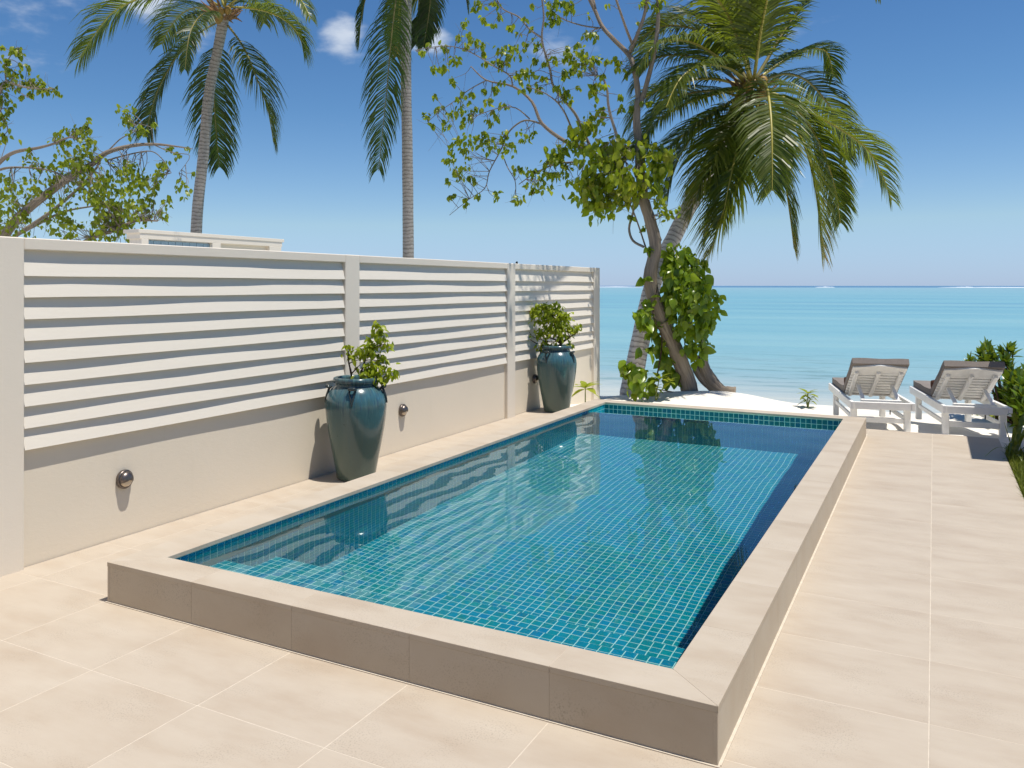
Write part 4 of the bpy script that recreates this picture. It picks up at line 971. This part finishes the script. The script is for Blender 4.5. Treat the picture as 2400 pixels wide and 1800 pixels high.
# creeper leaves hung round the two trunks
vo = px(1470*K, 850*K, 13.0); vo.z = sand_z(vo.x, vo.y)
vine = thing('creeper', vo, 'big glossy heart-leaved creeper wrapping the palm and tree trunks', 'climbing plant')
Z66 = lambda x, y, o=0: px(1400+x/3.687, 550+y/3.687, 12.9+o)
q = MB()
for pts in ([(700,1300,.2),(760,1000,.2),(720,700,.1),(760,420,.1),(680,180,.1)], [(880,1100,.2),(900,900,.1),(960,700,.1),(900,400,.1)], [(520,1200,.1),(560,900,.1),(480,700,0),(520,450,0)]):
    q.tube([Z66(*p)-vo for p in pts], [.012, .01, .008, .006, .004][:len(pts)], 6, 4)
q.build('stem', M_BARK2, vine, True)
L_ = []
for x, y, r_, n, o in [(620,130,.12,26,.15),(720,150,.13,30,.1),(800,180,.12,24,.15),(620,220,.15,30,.1),(720,260,.16,36,0),(820,280,.15,32,.1),(900,230,.10,12,.2),(640,340,.15,32,0),(740,370,.17,40,-.1),(860,370,.16,36,0),(940,400,.12,18,.15),(620,450,.14,28,.05),(720,480,.17,40,-.1),(840,480,.17,40,-.1),(950,500,.14,26,.05),(1040,540,.09,9,.1),(600,560,.13,24,.1),(700,600,.16,36,-.1),(820,600,.17,40,-.15),(940,620,.15,30,-.05),(1030,650,.11,12,.05),(640,690,.13,22,.1),(760,720,.16,34,-.1),(880,730,.16,34,-.1),(980,730,.11,14,0),(720,820,.13,22,.05),(830,850,.14,28,-.05),(920,830,.13,20,0),(820,950,.13,20,0),(890,980,.11,14,.05),(780,980,.09,10,.1),(970,930,.05,3,.1),(900,900,.1,10,.05),(860,1080,.06,5,.1),
                    (440,120,.05,5,0),(410,380,.05,5,0),(440,580,.11,16,0),(360,660,.09,12,-.1),(440,700,.11,16,0),(400,780,.08,9,-.05),(500,760,.12,16,.2),(470,860,.10,12,.2),(540,900,.12,18,.25),(560,1000,.12,20,.25),(600,1100,.13,22,.3),(540,980,.10,12,.2),(640,1180,.11,16,.3),(600,1240,.09,10,.3),(700,1240,.06,6,.3),(480,960,.07,6,.1),(390,1000,.05,3,-.1),(440,1000,.05,3,-.1),
                    (240,1090,.06,4,-.25),(290,1130,.10,14,-.25),(330,1190,.13,24,-.25),(380,1180,.11,18,-.2),(300,1260,.13,22,-.25),(390,1270,.11,18,-.2),(240,1200,.07,7,-.25),(340,1330,.09,10,-.2),(400,1330,.07,7,-.2),(500,1340,.04,3,.1),(460,1250,.08,8,-.1)]:
    c = Z66(x, y, o)
    for _ in range(n):
        p = c+rv(.42)*r_; d = (rv(.5)+Vector((0, 0, -.9))+Vector((.1, -.25, 0))).normalized(); L_.append((p, d, Vector((.45, -.6, .5))+rv(.5), .135*random.choice((.5, .7, .9, 1.0, 1.15, 1.4))*random.uniform(.9, 1.1)))
LM_V = leaf_mesh('leaf', leafmat('creeper_leaf', G((.11,.20,.015),(.17,.28,.018),(.26,.38,.025),(.13,.23,.015),(.34,.42,.035)), .48, .28, .55), .68, .22, .25)
put_leaves(vine, vo, L_, LM_V, 300)

# tree behind the wall at left
Z1 = lambda x, y, o=0: px(x/2.765, y/2.765, 15.5+o)
lb = Z1(-60, 1900, 0); lb.z = -.1
lt = thing('coast_tree', lb, 'wide leafy tree with pale arching branches rising behind the wall at far left', 'tree')
limbs = [('trunk', [lb, lb+Vector((.05, 0, .7)), Z1(-30,1620), Z1(30,1520), Z1(140,1390), Z1(300,1260), Z1(480,1130), Z1(600,1060), Z1(690,990), Z1(850,945), Z1(1000,935), Z1(1150,950), Z1(1250,965)], .12, .006, M_BARK),
  ('branch', [Z1(-20,1640,.1), Z1(100,1530,.2), Z1(320,1380,.3), Z1(520,1210,.3), Z1(630,1080,.3), Z1(660,1010,.3)], .045, .012, M_TWIG),
  ('branch', [Z1(-220,1500), Z1(-120,1200), Z1(0,1050,-.2), Z1(100,985,-.3), Z1(240,960,-.4), Z1(350,930,-.4), Z1(450,890,-.4), Z1(530,915,-.4)], .05, .008, M_BARK),
  ('branch', [Z1(-100,1150,-.1), Z1(0,1100,-.1), Z1(100,1085,-.2), Z1(280,1095,-.3), Z1(420,1140,-.3)], .03, .01, M_TWIG),
  ('branch', [Z1(420,1660,.2), Z1(580,1550,.2), Z1(700,1505,.1), Z1(800,1460,0), Z1(900,1430,0), Z1(1020,1432,0)], .05, .014, M_BARK),
  ('branch', [Z1(-20,1620,.1), Z1(100,1530,.3), Z1(250,1450,.4), Z1(420,1370,.5), Z1(610,1335,.5)], .04, .014, M_TWIG),
  ('branch', [Z1(-220,1500,-.2), Z1(-160,1000,-.6), Z1(-100,760,-.8), Z1(0,590,-.9), Z1(40,530,-.9), Z1(100,548,-1), Z1(200,572,-1), Z1(320,575,-1)], .06, .006, M_TWIG),
  ('branch', [Z1(40,530,-.9), Z1(35,430,-.9), Z1(80,345,-.9), Z1(125,310,-.9)], .014, .005, M_TWIG),
  ('branch', [Z1(60,540,-.9), Z1(130,600,-1), Z1(200,640,-1)], .010, .004, M_TWIG),
  ('branch', [Z1(-100,760,-.8), Z1(-20,700,-.9), Z1(20,760,-.9), Z1(50,840,-.9), Z1(10,890,-.9)], .02, .005, M_TWIG),
  ('branch', [Z1(690,990), Z1(780,900,.1), Z1(860,860,.1), Z1(920,790,.1)], .014, .005, M_TWIG),
  ('branch', [Z1(690,1040,.2), Z1(840,1000,.2), Z1(980,980,.1), Z1(1060,1040,.1), Z1(1110,1120,.1)], .016, .005, M_TWIG),
  ('branch', [Z1(1000,940), Z1(1120,990,.1), Z1(1230,1010,.1), Z1(1160,1120,.1)], .010, .004, M_TWIG)]
C1 = []
for a in [(510,820,.14,18),(560,890,.15,20),(450,860,.12,14),(400,905,.13,16),(480,970,.15,20),(560,1000,.14,18),(420,1020,.14,18),(600,930,.10,10),(250,1060,.12,12),(180,1010,.10,10),(300,1160,.14,16),(420,1150,.16,22),(540,1120,.18,28),(370,1090,.13,15),(500,1060,.14,20),(640,1180,.18,26),(700,1230,.20,32),(820,1090,.18,24),(860,1060,.15,18),(800,1180,.20,30),(900,1150,.17,22),(1000,1060,.13,13),(950,1200,.15,18),(1030,1140,.10,9),(700,1300,.22,36),(620,1300,.18,26),(850,1280,.18,26),(930,1290,.13,14),(1070,1310,.12,14),(1060,1380,.10,9),(950,1380,.15,16),(880,1370,.17,24),(720,1400,.24,44),(650,1420,.20,36),(790,1430,.22,40),(760,1470,.2,30),(600,1240,.18,26),(440,1440,.18,24),(440,1330,.16,20),(300,1420,.17,20),(240,1260,.17,20),(330,1300,.15,18),(60,1180,.18,24),(90,1260,.17,20),(60,1380,.18,22),(110,1330,.13,14),(40,1470,.17,20),(0,1500,.15,16),(550,1510,.17,24),(470,1500,.14,16),(380,1510,.15,16),(240,1520,.10,9),(760,1540,.12,12),(830,1510,.12,14),(800,740,.11,14),(830,790,.12,16),(880,840,.10,12),(960,830,.06,5),(1000,790,.05,4),(1090,960,.07,6),(1140,1000,.06,5),(1210,960,.05,4),(1180,1190,.09,8),(1230,1100,.06,5),(1240,1250,.08,7),(1060,1200,.09,8),(1000,1260,.08,7),(540,1220,.17,24),(200,1190,.12,12),(160,1400,.13,13),
          (110,315,.09,10),(130,325,.07,7),(20,330,.06,6),(60,380,.06,5),(25,390,.08,9),(70,450,.11,13),(110,490,.11,14),(110,420,.06,6),(160,520,.12,15),(220,530,.11,14),(250,560,.10,12),(300,570,.07,7),(330,572,.08,10),(190,440,.05,4),(60,550,.09,10),(30,530,.06,6),(140,630,.04,4),(210,625,.06,6),(60,660,.10,13),(20,650,.08,9),(20,740,.08,9),(30,805,.08,9),(20,875,.08,9),(-60,600,.2,20),(-80,900,.25,26),(-60,1300,.3,36)]:
    x, y, r_, n = a; o = -.9 if y < 900 and x < 400 else random.uniform(-.45, .45); C1.append((Z1(x, y, o), r_, n))
limb_tree(lt, lb, limbs, M_TWIG, 0, 6, M_TWIG, LM_LEFT, [(c, r_*1.1, int(n*1.8)) for c, r_, n in C1], .10, 300, .006)

# ------------------------------------------------------------------ neighbouring building behind the wall
NXX = -12.; nb = thing('neighbour_building', (NXX, 12.05, 0), 'low cream building behind the wall with a glass block strip under its flat parapet', 'building')
def npart(name, lo, hi, mat, bev=.004):
    c = [(lo[i]+hi[i])/2 for i in range(3)]; q = MB(); q.box([lo[i]-c[i] for i in range(3)], [hi[i]-c[i] for i in range(3)], bev)
    o = q.build(name, mat, nb); o.location = (c[0]-NXX, c[1]-12.05, c[2]); return o
npart('wall', (NXX-.32, 10.33, -.3), (NXX-.14, 14.0, 2.40), M_POST)
for a, c in ((10.33, 10.485), (12.016, 12.236), (13.63, 14.0)): npart('post', (NXX-.14, a, -.3), (NXX-.01, c, 2.40), M_POST)
npart('parapet', (NXX-.40, 10.26, 2.50), (NXX, 14.08, 2.565), M_POST); npart('parapet', (NXX-.36, 10.30, 2.40), (NXX-.012, 14.03, 2.50), M_POST)
npart('render_panel', (NXX-.14, 12.236, -.3), (NXX-.09, 13.63, 2.40), M_BASE, 0)
q = MB(); q.box((-.02, -.08, -.09), (.02, .08, .09), .006); gbm = q.mesh('glass_block', M_GLASSB)
for r_ in range(5):
    for k in range(9):
        o = link('glass_block', gbm, nb); y = 10.485+(k+.5)*(1.531/9); o.location = (-.10, y-12.05, 2.395-.1-.19*r_); o.scale = (1, 1.02, 1)
npart('lower_wall', (NXX-.14, 10.485, -.3), (NXX-.08, 12.016, 1.35), M_BASE, 0)
npart('mortar_sheet', (NXX-.135, 10.486, 1.35), (NXX-.105, 12.015, 2.399), M_FOAM, 0)

# wall end on the other side of the terrace (it throws the hard shadow on the paving)
bw = thing('boundary_wall', (.95, 10.1, 0), 'short cream plaster wall end at the right edge of the terrace', 'wall')
q = MB(); q.box((-.075, -.92, -.3), (.14, .95, 1.80), .005); q.build('panel', M_POST, bw); q = MB(); q.box((-.088, -.93, 1.80), (.155, .96, 1.85), .005); q.build('cap', M_POST, bw)

# ------------------------------------------------------------------ sun loungers
def lounger(loc, rz, label):
    t = thing('sun_lounger', loc, label, 'sun lounger', 'white sun loungers on the beach', rz)
    W = .62; L = 1.92; ZR0, ZR1 = .235, .325
    def bx(name, lo, hi, m=M_WHITE, bev=.004, M=None, lab=None):
        q = MB(); q.box(lo, hi, bev, M); return q.build(name, m, t)
    def leg(x, y):
        q = MB(); q.box((x-.032, y-.032, -.06), (x+.032, y+.032, ZR0+.002), .004); q.build('leg', M_WHITE, t)
        s = 1 if y < 1 else -1
        q = MB(); n = 6; vv = []; ff = []
        for k in range(n+1):
            a = R(90)*k/n; yy = y+s*(.033+.12*(1-math.cos(a))); zz = ZR0-.12+.12*math.sin(a)
            vv += [(x-.014, yy, zz), (x+.014, yy, zz), (x-.014, y+s*.033, ZR0), (x+.014, y+s*.033, ZR0)] if k == 0 else [(x-.014, yy, zz), (x+.014, yy, zz)]
        # curved bracket as a fan of prisms
        q2 = MB()
        for k in range(n):
            a0, a1 = R(90)*k/n, R(90)*(k+1)/n
            p = [(y+s*(.032+.13*(1-math.cos(a))), ZR0-.13+.13*math.sin(a)) for a in (a0, a1)]
            q2.add([(x+dx, yy, zz) for dx in (-.014, .014) for yy, zz in (p[0], p[1], (y+s*.03, p[1][1]), (y+s*.03, p[0][1]))],
                   [(0,1,2,3), (7,6,5,4), (0,4,5,1), (1,5,6,2), (2,6,7,3), (3,7,4,0)])
        q2.build('bracket', M_WHITE, t)
    for x in (-W/2+.035, W/2-.035):
        for y in (.16, L-.30): leg(x, y)
    for x in (-W/2, W/2):
        sgn = 1 if x > 0 else -1
        bx('side_rail', (x-.018, 0.0, ZR0), (x+.018, L, ZR1))
    bx('end_rail', (-W/2+.019, .012, ZR0+.004), (W/2-.019, .047, ZR1-.003)); bx('end_rail', (-W/2+.019, L-.04, ZR0+.004), (W/2-.019, L-.005, ZR1-.003))
    bx('stretcher', (-W/2+.07, .145, .075), (W/2-.07, .175, .135)); 
    for x in (-W/2+.035, W/2-.035): bx('stretcher', (x-.012, .20, .09), (x+.012, L-.34, .14))
    for k in range(9): bx('seat_slat', (-W/2+.02, .86+k*.115, ZR1-.03), (W/2-.02, .86+k*.115+.09, ZR1-.008), bev=.003)
    # backrest hinged at y=.80, leaning back over the head end
    hy, hz = .80, ZR1-.005; A = R(30.5); BL = .77
    Mx = Matrix.Translation((0, hy, hz)) @ Matrix.Rotation(R(180), 4, 'Z') @ Matrix.Rotation(A, 4, 'X')   # local +y runs up the backrest
    hw = W/2-.03
    for k in range(8): bx('back_slat', (-hw, .02+k*.074, 0), (hw, .02+k*.074+.054, .016), bev=.003, M=Mx)
    for x in (-hw+.05, 0, hw-.05): bx('back_stile', (x-.021, 0, -.034), (x+.021, BL-.12, -.001), bev=.004, M=Mx)
    q = MB(); n = 12; vv = []; ff = []
    for k in range(n+1):
        x = -hw+2*hw*k/n; yy = BL+.028*math.cos((x/hw)*math.pi)*1.0
        vv += [(x, .60, -.002), (x, yy, -.002), (x, yy, .018), (x, .60, .018)]
    for k in range(n):
        for p in range(4):
            p2 = (p+1) % 4; ff.append((4*k+p, 4*k+p2, 4*k+4+p2, 4*k+4+p))
    ff += [(0, 3, 2, 1), tuple(4*n+a for a in (0, 1, 2, 3))]
    q.add([Mx @ Vector(p) for p in vv], ff); q.build('headboard', M_WHITE, t)
    for x in (-hw+.10, hw-.10):
        a = Mx @ Vector((-x, .34, -.036)); q = MB()
        b_ = Vector((x, .14, ZR1+.012)); d = (b_-a); M2 = Matrix.Translation(a) @ orient(d, Vector((1, 0, 0))).to_4x4()
        q.box((-.011, 0, -.019), (.011, d.length, .019), .003, M2); q.build('prop', M_WHITE, t)
    bx('prop_bar', (-hw+.07, .10, ZR1-.012), (hw-.07, .14, ZR1+.016))
    # mattress: seat part and back part with softened edges
    def pad(name, lo, hi, Mt=None):
        q = MB(); nx_, ny_ = 8, 14; vv = []; ff = []
        for zt in (0, 1):
            for j in range(ny_+1):
                for i in range(nx_+1):
                    u, v = i/nx_, j/ny_; ed = min(u, 1-u, v*1.0, 1-v); 
                    z = lo[2]+(hi[2]-lo[2])*zt + (.012*min(1, ed*9)*(1 if zt else -.2)) + .004*math.sin(u*9+v*13)*zt
                    vv.append((lo[0]+(hi[0]-lo[0])*u, lo[1]+(hi[1]-lo[1])*v, z))
        o = (nx_+1)*(ny_+1)
        for j in range(ny_):
            for i in range(nx_):
                a = j*(nx_+1)+i; ff += [(a, a+nx_+1, a+nx_+2, a+1), (o+a, o+a+1, o+a+nx_+2, o+a+nx_+1)]
        for i in range(nx_): ff += [(i, i+1, o+i+1, o+i), (ny_*(nx_+1)+i+1, ny_*(nx_+1)+i, o+ny_*(nx_+1)+i, o+ny_*(nx_+1)+i+1)]
        for j in range(ny_): a = j*(nx_+1); c = a+nx_; ff += [(a+nx_+1, a, o+a, o+a+nx_+1), (c, c+nx_+1, o+c+nx_+1, o+c)]
        if Mt is not None: vv = [Mt @ Vector(p) for p in vv]
        q.add(vv, ff); return q.build(name, M_CUSH, t)
    pad('mattress', (-hw-.005, hy+.03, ZR1-.004), (hw+.005, L-.02, ZR1+.075))
    pad('back_cushion', (-hw-.012, .015, .02), (hw+.012, BL+.035, .088), Mx)
    q = MB(); q.tube([(-hw+.02, hy+.085, ZR1+.135), (-hw+.05, hy+.085, ZR1+.135), (hw-.05, hy+.085, ZR1+.135), (hw-.02, hy+.085, ZR1+.135)], [.03, .058, .058, .03], 12, 3); q.build('bolster', M_BOLST, t, True)
    q = MB(); q.box((.075, .02, ZR0-.045), (.083, .045, ZR0+.01), 0); q.build('strap', M_BLACK, t); return t
def ground_at(x, y, z):
    d = FPX*(HC-z)/(y-YH); return px(x, y, d)
gA = ground_at(2126, 1011, -.06); rzA = R(12.5); 
def place(g, rz):  # head right leg at g
    off = Matrix.Rotation(rz, 3, 'Z') @ Vector((.62/2-.035, .16, 0)); return Vector((g.x-off.x, g.y-off.y, -.05))
lounger(place(gA, rzA), rzA, 'white slatted sun lounger with taupe mattress, the one nearer the pool corner')
gB = ground_at(2350, 1024, -.06); rzB = R(11); lounger(place(gB, rzB), rzB, 'white slatted sun lounger with taupe mattress, half shaded beside the green beach shrub')

# ------------------------------------------------------------------ seedlings and shore plants
def sprout(base, rosettes, label, leafl=.1, group='young shore seedlings in the sand'):
    t = thing('seedling', base, label, 'seedling', group)
    L_ = []
    for (dx, dy, h, n, s) in rosettes:
        tip = base+Vector((dx, dy, h)); q = MB(); q.tube([Vector((0, 0, -.03)), Vector((dx*.4, dy*.4, h*.5)), tip-base], [.009, .008, .006], 6, 3); q.build('stem', M_LSTEM, t, True)
        for k in range(n):
            a = 2.4*k+random.uniform(-.3, .3); el = .9-1.3*k/n; d = Vector((math.cos(a), math.sin(a), el)); L_.append((tip-Vector((0, 0, .03*k/n)), d, Vector((0, 0, 1)), leafl*s*random.uniform(.75, 1.15)))
    put_leaves(t, base, L_, LM_Y, 300); return t
M_LSTEM = simple('green_stem', (.22, .26, .06), .6, .3)
def gp(xd, yd):
    p = ground_at(xd*K, yd*K, 0)
    for _ in range(4): p = ground_at(xd*K, yd*K, sand_z(p.x, p.y))
    p.z = sand_z(p.x, p.y); return p
p1 = Vector((-4.03, 10.78, -.03)); sprout(p1, [(0, 0, .26, 9, 1.35)], 'broad-leaved young shore plant between the wall end and the pool corner', .19)
sprout(gp(1416, 856), [(.06, 0, .33, 10, 1.3), (.20, .05, .30, 8, 1.0), (.02, -.02, .20, 6, 1.0)], 'yellow-green seedling in front of the creeper-wrapped palm trunk', .16)
sprout(gp(1745, 880), [(0, 0, .20, 9, 1.0), (.03, .02, .12, 6, .8), (-.03, .0, .1, 5, .8)], 'small yellow-green seedling alone on the white sand left of the loungers', .17)
sprout(px(2148*K, 905*K, 10.6)*1.0+Vector((0, 0, -.12)), [(0, 0, .22, 7, .9)], 'small yellow-green seedling between the two loungers', .16)
# beach shrub at right
SB = lambda x, y, o=0: px(2120+x/5.925, 780+y/5.925, 10.3+o)
sb = SB(1500, 1300, .6); sb.z = sand_z(sb.x, sb.y)
bush = thing('beach_shrub', sb, 'dense glossy green beach shrub behind the right lounger', 'shrub')
L_ = []; st = MB()
for x, y, o, n, s in [(1130,210,1.2,14,1.2),(1060,290,1.1,14,1.1),(1210,280,1.0,14,1.1),(1150,380,.9,16,1.2),(1060,400,1.1,14,1.1),(920,400,1.3,14,1.1),(850,460,1.3,12,1.0),(960,460,1.1,14,1.1),(1090,470,1,14,1.1),(1200,460,.9,14,1.1),(1260,370,.9,12,1.1),(1440,240,.9,15,1.2),(1380,290,.9,14,1.1),(1500,270,.9,12,1.2),(1400,390,.8,14,1.2),(1450,470,.8,14,1.2),(1310,490,.8,12,1.1),(1500,560,.7,14,1.2),(1560,620,.6,16,1.2),(1450,640,.6,14,1.2),(1620,660,.4,14,1.2),(1400,720,.7,14,1.2),(1530,740,.4,16,1.3),(1640,760,.2,14,1.3),(1450,820,.5,14,1.2),(1350,850,.8,14,1.1),(1560,860,.3,16,1.3),(1640,900,.1,14,1.3),(1320,930,.8,14,1.1),(1450,930,.5,14,1.2),(1560,980,.2,14,1.3),(1400,1010,.7,14,1.1),(1650,1030,0,14,1.3),(1500,1080,.4,14,1.2),(1600,1120,.1,14,1.2),(1500,1180,.5,12,1.1),(1250,1190,1.1,12,1.0),(1100,1190,1.3,12,1.0),(950,1190,1.4,10,.9),(1300,1150,1.0,12,1.0),(1180,1180,1.2,12,1.0),(1600,1220,.3,12,1.1),(1750,700,.2,16,1.3),(1800,900,.1,16,1.3),(1760,1080,.1,16,1.3),(1850,780,.6,16,1.3),(1700,560,.9,14,1.2),(1780,480,1.2,14,1.2)]:
    c = SB(x, y, o); ax = (Vector((random.gauss(0, .35), random.gauss(-.15, .35), 1))).normalized()
    root = sb+Vector(((c.x-sb.x)*.35, (c.y-sb.y)*.35, 0)); st.tube([root-sb, (root*.4+c*.6)-sb+rv(.03), c-sb], [.016, .012, .008], 5, 3)
    u = ax.orthogonal().normalized(); v = ax.cross(u)
    for k in range(n):
        a = 2.4*k; t_ = k/n; d = (u*math.cos(a)+v*math.sin(a))*(.25+.9*t_)+ax*(1.0-.85*t_); L_.append((c-ax*.07*t_, d, ax+rv(.15), .125*s*random.uniform(.8, 1.15)))
st.build('stems', M_BARK2, bush, True)['kind'] = 'stuff'
put_leaves(bush, sb, L_, LM_S, 300)
# strap-leaved plant at the edge of the paving
lp = Vector((.665, 9.60, -.03)); lily = thing('strap_leaf_plant', lp, 'clump of long arching strap leaves at the right edge of the paving', 'plant')
def strap(pts, w0, name='leaf'):
    P_, _ = resample([Vector(p) for p in pts], [1]*len(pts), 5); q = MB(); v = []; f = []; n = len(P_)
    for i, p in enumerate(P_):
        T = (P_[min(i+1, n-1)]-P_[max(i-1, 0)]).normalized(); s_ = T.cross(Vector((0, 0, 1)))
        s_ = s_.normalized() if s_.length > .1 else Vector((.8, .6, 0)); ww = w0*(1-(i/(n-1))**2.2)+.001; nn = s_.cross(T)
        v += [p-s_*ww+nn*ww*.35, p, p+s_*ww+nn*ww*.35]
    for i in range(n-1): f += [(3*i, 3*i+1, 3*i+4, 3*i+3), (3*i+1, 3*i+2, 3*i+5, 3*i+4)]
    q.add(v, f); return q.build(name, M_LILY, lily, True)
LP = lambda x, y, d=9.0: px(2200+x/5.53, 950+y/5.53, d)-lp
dl = on_cam(lp)[2]
for pts, w0 in [([(960,690,0),(985,560,0),(1000,430,0),(1040,320,0),(1120,240,.1)], .020), ([(950,690,0),(945,570,0),(910,430,0),(870,300,0),(850,220,0)], .010), ([(965,690,.05),(1010,500,.1),(1000,380,.15),(970,250,.2)], .014),
                ([(940,690,-.05),(920,560,-.1),(935,490,-.15),(930,560,-.2),(905,660,-.25)], .014), ([(945,690,0),(890,580,-.1),(790,545,-.2),(700,580,-.25),(600,665,-.3)], .008), ([(940,690,0),(880,520,0),(805,475,0)], .006),
                ([(970,690,.0),(1060,480,0),(1130,380,-.1),(1200,400,-.2)], .018), ([(960,690,.05),(1080,420,.1),(1180,200,.1),(1280,80,.1)], .022), ([(980,690,.1),(1100,560,.1),(1180,560,0),(1250,640,-.1)], .016),
                ([(950,690,.1),(1000,300,.3),(960,120,.2),(880,130,.0)], .026), ([(960,690,.1),(1060,260,.3),(1150,60,.3),(1240,0,.2)], .026), ([(930,700,-.1),(860,690,-.2),(780,735,-.3),(670,765,-.35)], .007), ([(960,695,-.1),(1010,640,-.3),(1060,680,-.4),(1090,760,-.45)], .012)]:
    strap([LP(x, y, dl+o) for x, y, o in pts], w0)
# lawn at the right edge
gr = MB(); gn = MB()
V = []; F = []
for _ in range(30000):
    x = random.uniform(.6, 2.9); y = random.uniform(-3, 9.75)
    if random.random() > .82: y = random.uniform(7.0, 9.75); x = .592+abs(random.gauss(0, .16))
    h = random.uniform(.03, .085); a = random.uniform(0, 6.28); lean = rv(.35)*h; s_ = Vector((math.cos(a), math.sin(a), 0))*.0035
    p = Vector((x, y, -.03)); b0 = len(V); m_ = p+Vector((0, 0, h*.6))+lean*.4; tp = p+Vector((0, 0, h))+lean*1.3
    V += [p-s_, p+s_, m_+s_*.7, m_-s_*.7, tp]; F += [(b0, b0+1, b0+2, b0+3), (b0+3, b0+2, b0+4)]
gr.add(V, F); go = gr.build('grass', M_GRASS); tag(go, 'short tufted grass along the right edge of the paving', 'grass', kind='stuff')
q = MB(); q.add([(.586, -3, -.032), (4, -3, -.032), (4, 9.8, -.032), (.586, 9.8, -.032)], [(0, 1, 2, 3)]); lw = q.build('soil', M_SOIL); tag(lw, kind='structure')

# unseen house front and tall shrub row added to cut sky fill on the terrace
vl = thing('added_villa', (-.9, -5.0, 0), 'unseen cream house front with dark glass doors and a deep flat roof, added to block sky light', 'house')
q = MB(); q.box((-4.2, -.3, -.3), (-2.6, 0, 3.0), .01); q.box((3.4, -.3, -.3), (5.0, 0, 3.0), .01); q.box((-2.599, -.3, 2.45), (3.399, -.002, 2.999), .01); q.build('wall', M_POST, vl)
q = MB(); q.box((-4.6, -4, 3.0), (5.4, 2.2, 3.22), .02); q.build('roof', M_POST, vl)
M_DARKGL = simple('dark_glass', (.02, .025, .03), .05, .6); M_FRAME = simple('door_frame', (.12, .10, .08), .5)
for k in range(4):
    x0 = -2.598+1.4995*k; q = MB(); q.box((0, -.16, -.02), (.07, -.10, 2.449), .004); q.box((1.429, -.16, -.02), (1.498, -.10, 2.449), .004); q.box((.0701, -.16, 2.38), (1.4289, -.10, 2.449), .004)
    d_ = q.build('door', M_FRAME, vl); d_.location = (x0, 0, 0); q = MB(); q.box((.071, -.135, 0), (1.428, -.125, 2.379)); q.build('pane', M_DARKGL, d_)
ho = Vector((3.2, 3.0, -.05)); hd = thing('added_hedge', ho, 'unseen tall leafy green screen beyond the lawn, added to cut sky fill on the wall', 'added_hedge')  # out of view, raised tall to keep sky light off the louvred wall
q = MB()
for k in range(14): q.tube([(random.uniform(-.1, .1), -6.6+k, -.05), (random.uniform(-.1, .1), -6.6+k+random.uniform(-.1, .1), 2.8)], [.04, .015], 6, 2)
q.build('stems', M_BARK2, hd)['kind'] = 'stuff'
L_ = []
for _ in range(8500):
    p = ho+Vector((random.gauss(0, .26), random.uniform(-7, 6), 0.05+4.2*random.random()**.8)); L_.append((p, rv(1).normalized(), rv(1)+Vector((0, 0, .8)), random.uniform(.12, .22)))
put_leaves(hd, ho, L_, LM_S, 0)
